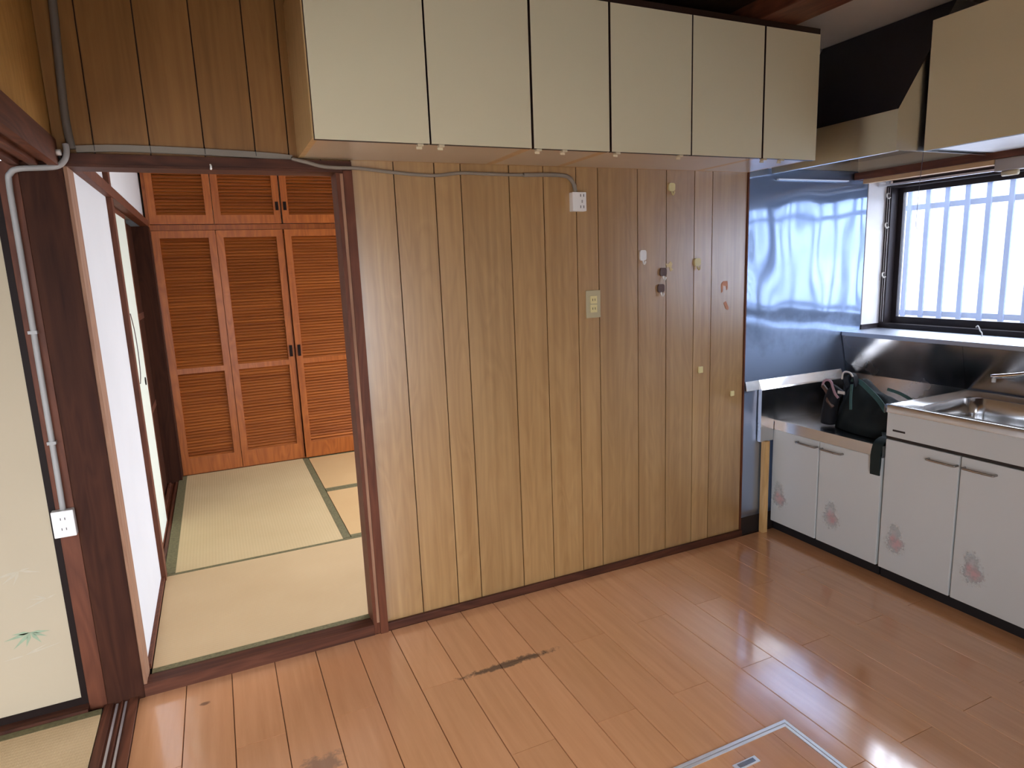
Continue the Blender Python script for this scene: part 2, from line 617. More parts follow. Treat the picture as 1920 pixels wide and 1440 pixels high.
# ---- kitchen floor of single boards
floor = box('floor', X_L, X_R + 0.09, Y_REAR, 0.0, -0.10, -0.022, M['dark_plinth'])
struct(floor, 'glossy orange-brown board floor of the kitchen', 'floor')
plank_mesh = {}


def plank(x0, x1, y0, y1, parent, z=0.0, mat=None, name='floor_plank'):
    g, c = 0.0009, 0.0012
    w, l = round(x1 - x0, 4), round(y1 - y0, 4)
    key = (w, l, name)
    cx, cy = (x0 + x1) / 2, (y0 + y1) / 2
    if key not in plank_mesh:
        a, b = w / 2 - g, l / 2 - g
        vs = [(-a, -b, -0.02), (a, -b, -0.02), (a, b, -0.02), (-a, b, -0.02),
              (-a, -b, -0.0022), (a, -b, -0.0022), (a, b, -0.0022), (-a, b, -0.0022),
              (-a + c, -b + 0.0001, 0), (a - c, -b + 0.0001, 0), (a - c, b - 0.0001, 0), (-a + c, b - 0.0001, 0)]
        fs = [(0, 1, 5, 4), (1, 2, 6, 5), (2, 3, 7, 6), (3, 0, 4, 7),
              (4, 5, 9, 8), (5, 6, 10, 9), (6, 7, 11, 10), (7, 4, 8, 11), (8, 9, 10, 11), (0, 3, 2, 1)]
        me = bpy.data.meshes.new(name)
        me.from_pydata(vs, [], fs)
        me.materials.append(mat or M['floor'])
        plank_mesh[key] = me
    o = bpy.data.objects.new(name, plank_mesh[key])
    COL.objects.link(o)
    o.parent = parent
    o.location = Vector((cx, cy, z)) - WL[parent]
    return o


PW = 0.15033
rows = [(1.0906 + PW * k, k) for k in range(-8, 16)]
for x0, k in rows:
    x1 = x0 + PW
    x0c, x1c = max(x0, X_L), min(x1, X_R)
    if x1c - x0c < 0.01:
        continue
    j0 = -0.865 if k % 2 else -0.445
    cuts = [-0.016]
    y = j0
    while y > Y_REAR + 0.05:
        cuts.append(y)
        y -= 0.909
    cuts.append(Y_REAR)
    for a, b in zip(cuts[1:], cuts[:-1]):
        plank(x0c, x1c, a, b, floor)

# ---- panelled back wall
wall_back = boxes('wall_back', [(0.775, 3.75, 0.016, 0.09, -0.1, CEIL), (-0.30, 0.775, 0.016, 0.09, 1.84, CEIL)], M['seam'])
struct(wall_back, 'back wall of wood-print boards with dark seams', 'wall')
seams = [0.778, 0.9348, 1.0923, 1.1983, 1.4037, 1.5575, 1.7121, 1.8189, 2.0238, 2.1812, 2.3414, 2.4479, 2.660]
for a, b in zip(seams[:-1], seams[1:]):
    box('wall_board', a + 0.0021, b - 0.0021, 0.0, 0.014, 0.03, CEIL, M['panel'], wall_back)
ups = [-0.112, -0.0051, 0.1483, 0.3061, 0.4628, 0.5704, 0.676, 0.778]
for a, b in zip(ups[:-1], ups[1:]):
    box('wall_board', a + 0.0021, b - 0.0021, 0.0, 0.014, 1.832, CEIL, M['panel_upper'], wall_back)
box('edge_strip', 2.660, 2.668, -0.006, 0.014, 0.0, CEIL, M['red_wood'], wall_back)


def wavy_sheet(name, x0, x1, z0, z1, y, amp, mat, parent, nx=60, nz=50):
    vs, fs = [], []
    for i in range(nx + 1):
        for k in range(nz + 1):
            x = x0 + (x1 - x0) * i / nx
            z = z0 + (z1 - z0) * k / nz
            d = amp * (noise.noise(Vector((x * 3.2, z * 2.6, 3.1))) + 0.5 * noise.noise(Vector((x * 7.5, z * 4.0, 9.7))))
            edge = min(1.0, (x - x0) / 0.05, (x1 - x) / 0.05, (z1 - z) / 0.05)
            vs.append((x, y + d * max(edge, 0), z))
    for i in range(nx):
        for k in range(nz):
            a = i * (nz + 1) + k
            fs.append((a, a + nz + 1, a + nz + 2, a + 1))
    n0 = len(vs)
    vs += [(x0, 0.015, z0), (x1, 0.015, z0), (x1, 0.015, z1), (x0, 0.015, z1)]
    fs.append((n0, n0 + 3, n0 + 2, n0 + 1))
    bl = [i * (nz + 1) for i in range(nx + 1)]
    fs.append(tuple([n0, n0 + 1] + bl[::-1]))
    return put(name, vs, fs, mat, parent, smooth=True)


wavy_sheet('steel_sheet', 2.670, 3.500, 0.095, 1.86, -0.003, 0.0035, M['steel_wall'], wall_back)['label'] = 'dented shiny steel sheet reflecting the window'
box('steel_sheet', 2.670, 3.500, -0.001, 0.014, 1.862, CEIL, M['steel_hood'], wall_back)
box('ledge_strip', 2.84, 3.33, -0.022, -0.0072, 1.806, 1.812, M['alu'], wall_back)
box('plinth', 2.668, 3.41, 0.004, 0.014, 0.0, 0.095, M['dark_plinth'], wall_back)

bb = box('baseboard_back', 0.778, 2.668, -0.016, 0.0, 0.0, 0.034, M['dark_wood_x'], None, 0.003)
struct(bb, 'low dark brown skirting strip under the boarded wall', 'baseboard')

# ---- right wall with the window opening
wall_right = boxes('wall_right', [(3.42, 3.62, Y_REAR, 0.0, -0.1, 1.0), (3.42, 3.62, Y_REAR, 0.0, 1.85, CEIL),
                                  (3.42, 3.62, Y_REAR, -1.76, 1.0, 1.85)], M['wall_plain'])
struct(wall_right, 'right kitchen wall below and above the window', 'wall')
for y0, y1 in ((-0.632, -0.006), (-1.86, -0.634)):
    prism('splash_sheet', [(3.357, 1.004), (3.409, 0.80), (3.409, 0.50), (3.42, 0.50), (3.42, 1.004)], 'y', y0, y1, M['steel_splash'], wall_right)

# ---- window in the right wall
win = thing('window_1', 'kitchen sliding window with dark bronze frame over the sink', 'window', (3.67, -0.87, 1.026), None, 'structure')
W0, W1 = -0.004, -1.75
box('sill', 3.352, 3.66, W1, -0.006, 1.004, 1.026, M['steel_sill'], win, 0.002)['label'] = 'shiny steel window ledge'
frm = boxes('frame', [(3.646, 3.74, W0 - 0.034, W0, 1.026, 1.80), (3.646, 3.74, W1, W1 + 0.034, 1.026, 1.80),
                      (3.646, 3.74, W1 + 0.034, W0 - 0.034, 1.026, 1.052), (3.646, 3.74, W1 + 0.034, W0 - 0.034, 1.776, 1.848)], M['sash'], win)
for (ya, yb, xa) in ((W0 - 0.034, -0.90, 3.70), (-0.86, W1 + 0.034, 3.668)):
    s = boxes('sash', [(xa, xa + 0.026, ya - 0.028, ya, 1.052, 1.776), (xa, xa + 0.026, yb, yb + 0.03, 1.052, 1.776),
                       (xa, xa + 0.026, yb + 0.03, ya - 0.028, 1.052, 1.088), (xa, xa + 0.026, yb + 0.03, ya - 0.028, 1.75, 1.776)], M['sash'], win)
    box('pane', xa + 0.010, xa + 0.014, yb + 0.03, ya - 0.028, 1.088, 1.75, M['pane'], s)
box('reveal_board', 3.502, 3.644, -0.006, 0.014, 1.052, 1.81, M['white_board'], win)['label'] = 'white side board of the window recess'
box('reveal_foot', 3.502, 3.644, -0.009, 0.014, 1.027, 1.052, M['sash'], win)
box('recess_top', 3.432, 3.644, W1, -0.007, 1.812, 1.848, M['dark_wood_y'], win)
box('recess_side', 3.432, 3.644, W1 - 0.012, W1, 1.027, 1.848, M['white_board'], win)
t_ = box('trim_1', 3.384, 3.432, -1.80, -0.008, 1.814, 1.850, M['dark_wood_y'], None, 0.002)
struct(t_, 'dark red-brown wooden head rail above the kitchen window', 'trim')
t_ = box('trim_2', 3.398, 3.430, -0.672, -0.05, 1.792, 1.8135, M['pale_strip'], None, 0.001)
struct(t_, 'pale wooden strip under the dark window head rail', 'trim')

# ---- ceiling and beam
ceil = box('ceiling', -3.4, 2.45, Y_REAR - 0.1, 0.09, CEIL, CEIL + 0.08, M['ceil_dark'])
struct(ceil, 'ceiling of dark boards with a grey panel beside the beam', 'ceiling')
box('ceiling_board', 2.45, 3.75, Y_REAR - 0.1, 0.09, CEIL, CEIL + 0.08, M['ceil'], ceil)
t_ = box('trim_3', 2.335, 2.53, Y_REAR, -0.0, 2.352, CEIL, M['dark_wood_y'], None, 0.004)
struct(t_, 'brown ceiling beam above the wall cupboards', 'beam')

# ---- left wall above and beyond the wide opening
wl = boxes('wall_left', [(-0.20, X_L, -1.92, 0.014, 1.87, CEIL), (-0.20, X_L, Y_REAR, -1.92, -0.1, CEIL)], M['board_left'])
struct(wl, 'left kitchen wall of yellowish board above the opening', 'wall')
hd = boxes('trim_4', [(-0.222, -0.098, -1.92, -0.024, 1.806, 1.87), (-0.222, -0.198, -1.92, -0.024, 1.792, 1.806),
                      (-0.172, -0.150, -1.92, -0.024, 1.792, 1.806), (-0.124, -0.098, -1.92, -0.024, 1.792, 1.806)], M['dark_wood_y'])
struct(hd, 'grooved brown sliding-door head rail over the left opening', 'trim')
sl = boxes('trim_5', [(-0.215, -0.1125, -1.92, -0.022, -0.05, 0.006), (-0.215, -0.188, -1.92, -0.022, 0.006, 0.012),
                      (-0.163, -0.158, -1.92, -0.022, 0.006, 0.012), (-0.138, -0.1125, -1.92, -0.022, 0.006, 0.012)], M['dark_wood_y'])
struct(sl, 'dark grooved sliding-door sill between kitchen and left tatami room', 'trim')
for rx in (-0.176, -0.149):
    box('rail_strip', rx - 0.0035, rx + 0.0035, -1.92, -0.03, 0.006, 0.0095, M['alu'], sl)

# ---- corner post, doorway to the tatami room
post = box('trim_6', -0.205, -0.092, -0.022, 0.09, -0.02, 1.806, M['dark_wood'], None, 0.003)
struct(post, 'dark brown corner post left of the doorway', 'post')
box('worn_edge', -0.096, -0.082, -0.016, 0.09, 0.0, 1.80, M['worn_wood'], post, 0.002)
box('corner_block', -0.205, -0.112, -0.021, 0.014, 1.807, 1.872, M['dark_wood'], post)
t_ = box('trim_7', -0.258, -0.206, -0.018, 0.06, 0.0, 1.806, M['red_wood'], None, 0.002)
struct(t_, 'reddish brown jamb strip between the post and the painted sliding door', 'trim')
lint = boxes('trim_8', [(-0.092, 0.778, -0.022, 0.0, 1.802, 1.832), (-0.092, 0.745, -0.016, 0.088, 1.794, 1.8315)], M['dark_wood_x'])
struct(lint, 'dark brown head rail over the doorway', 'trim')
jamb = boxes('trim_9', [(0.746, 0.778, -0.024, 0.014, 0.0, 1.80), (0.722, 0.746, -0.014, 0.09, 0.0, 1.793)], M['red_wood'])
struct(jamb, 'reddish brown right jamb of the doorway', 'trim')
box('jamb_bead', 0.735, 0.7455, -0.019, -0.0142, 0.05, 1.79, M['worn_wood'], jamb)
dsill = boxes('trim_10', [(-0.092, 0.722, -0.020, 0.030, -0.05, 0.046), (-0.092, 0.722, 0.030, 0.052, -0.05, 0.040)], M['dark_wood_x'])
struct(dsill, 'worn dark wooden threshold of the doorway', 'trim')

# ---- back tatami room
BX0, BX1, BY1, BC = -0.09, 2.60, 2.72, 2.42
fl2 = box('floor_tatami_room', -0.30, BX1, 0.09, 3.3, -0.10, -0.012, M['dark_plinth'])
struct(fl2, 'sub-floor under the tatami mats', 'floor')
wil = boxes('wall_inner_left', [(-0.20, BX0, 0.09, 0.86, -0.1, BC), (-0.20, BX0, 0.86, 3.3, 1.845, BC), (-0.20, BX0, 2.62, 3.3, -0.1, 1.845),
                                (-0.26, -0.20, 0.09, 3.3, -0.1, BC)], M['plaster'])
struct(wil, 'white plastered left wall of the tatami room', 'wall')
wir = boxes('wall_inner_right', [(BX1, 2.70, 0.09, 3.3, -0.1, 0.10), (BX1, 2.70, 0.09, 3.3, 2.10, BC),
                                 (BX1, 2.70, 0.09, 0.30, 0.10, 2.10), (BX1, 2.70, 2.50, 3.3, 0.10, 2.10)], M['plaster'])
struct(wir, 'right wall of the tatami room with an added window', 'wall')
wib = box('wall_inner_back', -0.26, 2.70, 3.20, 3.3, -0.1, BC, M['plaster'])
struct(wib, 'far wall behind the closet', 'wall')
ci = box('ceiling_tatami_room', -0.30, 2.75, 0.09, 3.3, BC, BC + 0.07, M['ceil'])
struct(ci, 'ceiling of the tatami room', 'ceiling')
t_ = box('trim_11', BX0, -0.076, 0.09, 0.86, 0.04, 0.060, M['red_wood'])
struct(t_, 'thin brown skirting strip under the white plaster', 'trim')
t_ = boxes('trim_12', [(-0.11, -0.070, 0.86, 0.925, 0.0, 1.80), (-0.09, -0.070, 0.86, 0.925, 1.845, BC)], M['red_wood'])
struct(t_, 'slim brown post between white plaster and pale sliding door', 'post')
t_ = box('trim_13', -0.11, -0.064, 0.09, 2.62, 1.80, 1.845, M['red_wood'])
struct(t_, 'brown rail along the white wall of the tatami room', 'trim')
t_ = boxes('trim_14', [(-0.198, -0.088, 0.925, 2.62, -0.05, 0.026), (-0.198, -0.178, 0.925, 2.62, 0.026, 0.036),
                       (-0.150, -0.135, 0.925, 2.62, 0.026, 0.036), (-0.105, -0.088, 0.925, 2.62, 0.026, 0.036)], M['dark_wood_y'])
struct(t_, 'grooved brown sill under the pale sliding door', 'trim')
t_ = box('trim_15', -0.195, -0.062, 2.56, 2.665, 0.02, 1.799, M['dark_wood'])
struct(t_, 'dark post beside the louvered closet', 'post')

d2 = thing('door_2', 'pale green paper sliding door with small dark round pull', 'sliding door', (-0.12, 1.32, 0.036), None, 'structure')
box('paper_panel', -0.130, -0.112, 0.945, 1.70, 0.055, 1.775, M['paper_green'], d2)
boxes('frame', [(-0.133, -0.109, 0.926, 0.945, 0.037, 1.798), (-0.133, -0.109, 1.70, 1.715, 0.037, 1.798),
                (-0.133, -0.109, 0.945, 1.70, 0.037, 0.055), (-0.133, -0.109, 0.945, 1.70, 1.775, 1.798)], M['red_wood'], d2)
tube('round_pull', [(-0.113, 1.60, 0.90), (-0.108, 1.60, 0.90)], 0.022, M['lacquer'], d2, 14, 0)
box('edge_block', -0.109, -0.090, 0.930, 0.950, 0.30, 0.37, M['pale_strip'], d2, 0.002)
d3 = thing('dark_opening', 'dark brown sheet standing in for the dark opening beside the closet', 'sliding door', (-0.165, 2.12, 0.036), None, 'structure')
box('panel', -0.176, -0.160, 1.70, 2.555, 0.037, 1.798, M['dark_wood'], d3)  # dark sheet in place of the unlit opening past the paper door
boxes('rail', [(-0.179, -0.157, 1.70, 2.555, 0.60, 0.64), (-0.179, -0.157, 1.70, 2.555, 1.20, 1.24)], M['dark_wood_y'], d3)

w2 = thing('added_window_2', 'unseen window added to light the tatami room', 'window', (2.65, 1.40, 0.10), None, 'structure')  # added out of view so daylight reaches the white wall
boxes('frame', [(2.62, 2.68, 0.30, 0.34, 0.10, 2.10), (2.62, 2.68, 2.46, 2.50, 0.10, 2.10), (2.62, 2.68, 0.34, 2.46, 0.10, 0.14),
                (2.62, 2.68, 0.34, 2.46, 2.06, 2.10), (2.63, 2.67, 1.38, 1.42, 0.14, 2.06)], M['sash'], w2)

# ---- left tatami room beyond the opening
fl3 = box('floor_side_room', -3.3, -0.216, -3.2, 0.09, -0.10, -0.012, M['dark_plinth'])
struct(fl3, 'sub-floor of the left tatami room', 'floor')
wsr = boxes('wall_side_room', [(-3.3, -1.10, 0.014, 0.09, -0.1, CEIL), (-1.10, -0.30, 0.016, 0.09, 1.80, CEIL), (-3.4, -3.3, -3.2, 0.09, -0.1, CEIL),
                               (-3.4, -0.2, -3.3, -3.2, -0.1, 0.15), (-3.4, -0.2, -3.3, -3.2, 1.30, CEIL),
                               (-3.4, -2.7, -3.3, -3.2, 0.15, 1.30), (-0.5, -0.2, -3.3, -3.2, 0.15, 1.30)], M['plaster'])
struct(wsr, 'walls of the left tatami room', 'wall')
t_ = boxes('trim_16', [(-1.10, -0.2585, -0.03, 0.06, 1.764, 1.80)], M['dark_wood_x'])
struct(t_, 'brown head rail over the painted sliding door', 'trim')
t_ = boxes('trim_17', [(-1.10, -0.2585, -0.044, 0.06, -0.012, 0.026)], M['dark_wood_x'])
struct(t_, 'dark sill under the painted sliding door', 'trim')
d1 = thing('door_1', 'cream paper sliding door with black frame and faint bamboo painting', 'sliding door', (-0.68, 0.005, 0.027), None, 'structure')
box('paper_panel', -1.075, -0.279, -0.003, 0.014, 0.052, 1.745, M['paper'], d1)
boxes('frame', [(-1.095, -1.075, -0.007, 0.018, 0.027, 1.763), (-0.279, -0.2595, -0.007, 0.018, 0.027, 1.763),
                (-1.075, -0.279, -0.007, 0.018, 0.027, 0.052), (-1.075, -0.279, -0.007, 0.018, 1.745, 1.763)], M['lacquer'], d1)


def leaves(cx, cz, lst, mat, parent, y=-0.0036):
    vs, fs = [], []
    for ang, ln, wd in lst:
        a = math.radians(ang)
        d = Vector((math.cos(a), 0, math.sin(a)))
        n = Vector((-math.sin(a), 0, math.cos(a)))
        k = len(vs)
        o = Vector((cx, y, cz))
        vs += [o, o + d * ln * 0.35 + n * wd, o + d * ln, o + d * ln * 0.35 - n * wd]
        fs.append((k, k + 3, k + 2, k + 1))
    return put('painted_leaves', vs, fs, mat, parent)


leaves(-0.385, 0.325, [(190, 0.075, 0.006), (222, 0.07, 0.006), (250, 0.05, 0.006), (300, 0.05, 0.006), (330, 0.05, 0.005), (352, 0.055, 0.005), (175, 0.05, 0.006)], M['leaf_paint'], d1)
leaves(-0.385, 0.540, [(190, 0.075, 0.005), (215, 0.06, 0.005), (345, 0.06, 0.004), (245, 0.05, 0.004), (10, 0.03, 0.004)], M['leaf_paint2'], d1)
leaves(-0.325, 0.43, [(170, 0.05, 0.003), (150, 0.04, 0.003), (20, 0.03, 0.003), (200, 0.07, 0.003)], M['leaf_paint2'], d1)
leaves(-0.41, 0.25, [(185, 0.06, 0.003), (20, 0.08, 0.003), (10, 0.11, 0.003)], M['leaf_paint2'], d1)

# ---- rear wall of the kitchen, behind the camera, with a window added for light
YO = Y_REAR - 0.1
wr = boxes('wall_rear', [(-0.2, 0.0, YO, Y_REAR, -0.1, CEIL), (1.2, 3.62, YO, Y_REAR, -0.1, CEIL), (0.0, 1.2, YO, Y_REAR, 1.50, CEIL),
                         (0.0, 1.2, YO, Y_REAR, -0.1, 0.25)], M['wall_plain'])
struct(wr, 'kitchen wall behind the viewer', 'wall')
w3 = thing('added_window_3', 'unseen window added behind the viewer for frontal light', 'window', (0.6, -2.85, 0.25), None, 'structure')  # added behind the camera as frontal daylight for the kitchen
boxes('frame', [(0.0, 0.05, -2.88, -2.82, 0.25, 1.50), (1.15, 1.2, -2.88, -2.82, 0.25, 1.50), (0.05, 1.15, -2.88, -2.82, 0.25, 0.30),
                (0.05, 1.15, -2.88, -2.82, 1.45, 1.50), (0.58, 0.62, -2.88, -2.82, 0.30, 1.45)], M['sash'], w3)
w4 = thing('added_window_4', 'unseen window added to light the left tatami room', 'window', (-1.6, -3.25, 0.15), None, 'structure')  # added out of view to let daylight into the left room
boxes('frame', [(-2.70, -2.66, -3.28, -3.22, 0.15, 1.30), (-0.54, -0.50, -3.28, -3.22, 0.15, 1.30), (-2.66, -0.54, -3.28, -3.22, 0.15, 0.19),
                (-2.66, -0.54, -3.28, -3.22, 1.26, 1.30), (-1.62, -1.58, -3.28, -3.22, 0.19, 1.26)], M['sash'], w4)
nb = box('wall_sky_blocker', 6.0, 6.2, -9.0, 1.75, -0.6, 2.1, M['sky_blocker'])  # added wall: dims the steel's reflection, leaves sky for the floor glare
struct(nb, 'pale wall added beyond the window grille to cut the low sky', 'wall')
gr = box('ground', -14, 18, -18, 16, -0.75, -0.6, M['ground'])
struct(gr, 'pale ground outside the house', 'ground')

# ================================================================== TATAMI MATS
def tatami(label, x0, x1, y0, y1, mat, borders, group='tatami mats in the back room', z=0.04):
    t = thing('tatami_mat', label, 'tatami mat', ((x0 + x1) / 2, (y0 + y1) / 2, z - 0.05), group)
    g = 0.0012
    bx0, bx1, by0, by1 = x0 + g, x1 - g, y0 + g, y1 - g
    for side, w in borders:
        if side == 'y0': box('cloth_border', bx0, bx1, by0, by0 + w, z - 0.045, z + 0.0008, M['tat_green'], t); by0 += w
        if side == 'y1': box('cloth_border', bx0, bx1, by1 - w, by1, z - 0.045, z + 0.0008, M['tat_green'], t); by1 -= w
        if side == 'x0': box('cloth_border', bx0, bx0 + w, by0, by1, z - 0.045, z + 0.0008, M['tat_green'], t); bx0 += w
        if side == 'x1': box('cloth_border', bx1 - w, bx1, by0, by1, z - 0.045, z + 0.0008, M['tat_green'], t); bx1 -= w
    box('rush_surface', bx0, bx1, by0, by1, z - 0.05, z, mat, t)
    return t


tatami('tan tatami mat along the doorway threshold', -0.074, 1.68, 0.054, 0.926, M['tat1'], (('y0', 0.030), ('y1', 0.022)))
tatami('straw-coloured ribbed tatami mat running up to the louvered closet', -0.086, 0.812, 0.927, 2.655, M['tat2'], (('x0', 0.05), ('x1', 0.04)))
tatami('orange-tan tatami mat at the right, farther, under the right closet door', 0.814, 2.55, 1.792, 2.655, M['tat3'], (('y0', 0.034), ('y1', 0.03)))
tatami('orange-tan tatami mat at the right, nearer, next to the threshold mat', 0.814, 2.55, 0.927, 1.790, M['tat3'], (('y0', 0.034), ('y1', 0.034)))
tatami('beige tatami mat in the left room below the painted sliding door', -2.0, -0.217, -0.93, -0.046, M['tat1'], (('y1', 0.032), ('y0', 0.032)), 'tatami mats in the left room', 0.016)

# ================================================================== LOUVERED CLOSET
CY = 2.68
closet = thing('louvered_closet', 'built-in orange wooden closet with louvered doors at the end of the tatami room', 'closet', (0.6, CY, 0.03))
boxes('casing', [(-0.078, -0.058, 2.668, 3.19, 0.0, 2.41), (1.70, 1.73, 2.668, 3.19, 0.0, 2.41), (-0.058, 1.70, 2.672, 3.19, 1.778, 1.815),
                 (-0.058, 1.70, 2.672, 3.19, 0.0, 0.045), (-0.058, 1.70, 3.15, 3.19, 0.045, 1.778)], M['closet'], closet)


def louver_door(x0, x1, z0, z1, yf, mids, botr, parent, name, handle=None):
    """door frame part with joined louvre slats and a handle as sub-parts"""
    st, th = 0.046, 0.026
    rails = [(x0, x0 + st, yf, yf + th, z0, z1), (x1 - st, x1, yf, yf + th, z0, z1),
             (x0 + st, x1 - st, yf, yf + th, z1 - 0.05, z1), (x0 + st, x1 - st, yf, yf + th, z0, z0 + botr)]
    spans, zb = [], z0 + botr
    for m in mids:
        rails.append((x0 + st, x1 - st, yf, yf + th, m, m + 0.038))
        spans.append((zb, m)); zb = m + 0.038
    spans.append((zb, z1 - 0.05))
    d = boxes(name, rails, M['closet'], parent)
    vs, fs = [], []
    for a, b in spans:
        n = max(1, int((b - a) / 0.0215))
        pitch = (b - a) / n
        for i in range(n):
            z = a + pitch * i
            k = len(vs)
            lo, hi = z - 0.001, z + pitch * 0.98
            # slat leaning: lower edge at the front
            ya, yb = yf + 0.006 + random.uniform(-0.0012, 0.0012), yf + 0.0205
            vs += [(x0 + st, ya, lo), (x1 - st, ya, lo), (x1 - st, yb, hi), (x0 + st, yb, hi),
                   (x0 + st, ya + 0.004, lo), (x1 - st, ya + 0.004, lo), (x1 - st, yb + 0.004, hi), (x0 + st, yb + 0.004, hi)]
            fs += [(k, k + 1, k + 2, k + 3), (k + 4, k + 7, k + 6, k + 5), (k, k + 4, k + 5, k + 1), (k + 3, k + 2, k + 6, k + 7)]
    s = put('louver_slats', vs, fs, M['closet_slat'], d)
    s['kind'] = 'stuff'
    if handle:
        hx, hz, hh = handle
        hb = box('handle', hx - 0.011, hx + 0.011, yf - 0.006, yf - 0.0002, hz - hh / 2, hz + hh / 2, M['lacquer'], d, 0.002)
    return d


louver_door(-0.056, 0.341, 0.048, 1.774, 2.646, [0.782], 0.12, closet, 'louver_door')
louver_door(0.345, 0.790, 0.048, 1.774, 2.646, [0.782], 0.12, closet, 'louver_door', (0.766, 0.885, 0.085))
louver_door(0.800, 1.246, 0.048, 1.774, 2.636, [0.782], 0.12, closet, 'louver_door', (0.824, 0.885, 0.085))
louver_door(1.250, 1.695, 0.048, 1.774, 2.646, [0.782], 0.12, closet, 'louver_door')
louver_door(-0.056, 0.341, 1.818, 2.40, 2.646, [], 0.06, closet, 'louver_door')
louver_door(0.345, 0.790, 1.818, 2.40, 2.646, [], 0.06, closet, 'louver_door', (0.768, 1.94, 0.06))
louver_door(0.800, 1.246, 1.818, 2.40, 2.640, [], 0.06, closet, 'louver_door', (0.822, 1.94, 0.06))
louver_door(1.250, 1.695, 1.818, 2.40, 2.646, [], 0.06, closet, 'louver_door')

# ================================================================== WALL CUPBOARDS OVER THE BOARDED WALL
CZ0, CZ1, CYF = 1.833, 2.328, -0.389


def edged_door(name, x0, x1, y0, y1, z0, z1, parent, face):
    """laminated door: cream front and back, dark brown edge band; face = outward axis"""
    vs = boxv(x0, x1, y0, y1, z0, z1)
    fm = []
    for f in BOXF:
        c = sum((Vector(vs[i]) for i in f), Vector()) / 4
        ctr = Vector(((x0 + x1) / 2, (y0 + y1) / 2, (z0 + z1) / 2))
        dd = c - ctr
        ax = max(range(3), key=lambda i: abs(dd[i]) / (abs((x0 - x1, y0 - y1, z0 - z1)[i]) + 1e-9) if abs(dd[i]) > 1e-7 else -1)
        fm.append(0 if 'xyz'[ax] == face else 1)
    return put(name, vs, BOXF, None, parent, mats=[M['cream'], M['brown_edge']], fmats=fm)


def wall_cupboard(label, x0, x1, doors, pulls):
    t = thing('wall_cupboard', label, 'cupboard', ((x0 + x1) / 2, -0.19, CZ0), 'cupboards above the boarded wall')
    g = 0.003
    boxes('carcass', [(x0 + 0.0005, x0 + 0.018, -0.366, -0.002, CZ0 + 0.006, CZ1), (x1 - 0.018, x1 - 0.0005, -0.366, -0.002, CZ0 + 0.006, CZ1),
                      (x0 + 0.018, x1 - 0.018, -0.366, -0.002, CZ1 - 0.018, CZ1), (x0 + 0.018, x1 - 0.018, -0.016, -0.002, CZ0 + 0.006, CZ1 - 0.018)], M['tan_side'], t)
    box('bottom_board', x0 + 0.018, x1 - 0.018, -0.366, -0.016, CZ0 + 0.006, CZ0 + 0.020, M['cab_under'], t)
    box('top_trim', x0, x1, -0.384, -0.3665, CZ1 + 0.001, CZ1 + 0.022, M['brown_edge'], t)
    for a, b in doors:
        edged_door('cupboard_door', a + (0.0045 if a == x0 else g), b - (0.0045 if b == x1 else g), CYF, CYF + 0.020, CZ0, CZ1 - 0.002, t, 'y')
    for px in pulls:
        p = boxes('finger_pull', [(px - 0.009, px + 0.009, -0.386, -0.366, CZ0 - 0.007, CZ0 - 0.0005),
                                  (px - 0.009, px + 0.009, -0.368, -0.364, CZ0 - 0.014, CZ0 - 0.007)], M['pull_plastic'], t)
    return t


c = [0.5971, 0.957, 1.3189, 1.6309, 1.9949, 2.3546, 2.6586]
wall_cupboard('wide cream two-door wall cupboard nearest the doorway', c[0], c[2], [(c[0], c[1]), (c[1], c[2])], (0.925, 0.995))
wall_cupboard('narrow cream single-door wall cupboard between the two wide ones', c[2], c[3], [(c[2], c[3])], (1.345, 1.445))
wall_cupboard('wide cream two-door wall cupboard above the wall hooks', c[3], c[5], [(c[3], c[4]), (c[4], c[5])], (1.665, 1.95))
wall_cupboard('narrow cream wall cupboard at the corner next to the range hood', c[5], c[6], [(c[5], c[6])], (2.375, 2.47))

t = thing('wall_cupboard', 'cream wall cupboard over the window, right of the range hood', 'cupboard', (3.18, -1.11, 1.835), 'cupboards above the sink')
boxes('carcass', [(2.972, 3.409, -0.678, -0.660, 1.842, 2.322), (2.972, 3.409, -1.56, -1.542, 1.842, 2.322), (2.972, 3.409, -1.542, -0.678, 2.304, 2.322),
                  (3.395, 3.409, -1.542, -0.678, 1.858, 2.304)], M['brown_edge'], t)
box('bottom_board', 2.972, 3.384, -1.542, -0.678, 1.842, 1.857, M['white_board'], t)
edged_door('cupboard_door', 2.948, 2.968, -1.108, -0.660, 1.835, 2.322, t, 'x')
edged_door('cupboard_door', 2.948, 2.968, -1.560, -1.112, 1.835, 2.322, t, 'x')

# ================================================================== RANGE HOOD
hood = thing('range_hood', 'steel range hood with sloping dark front in the corner above the stove cabinet', 'range hood', (3.1, -0.33, 1.836))


def sheet(name, quads, th, mat, parent):
    """thin folded sheet-metal panels with real thickness"""
    vs, fs = [], []
    for q in quads:
        q = [Vector(p) for p in q]
        n = (q[1] - q[0]).cross(q[2] - q[0]).normalized() * th
        k = len(vs)
        m = len(q)
        vs += q + [p - n for p in q]
        fs.append(tuple(k + i for i in range(m)))
        fs.append(tuple(k + m + i for i in range(m - 1, -1, -1)))
        for i in range(m):
            j = (i + 1) % m
            fs.append((k + i, k + m + i, k + m + j, k + j))
    return put(name, vs, fs, mat, parent)


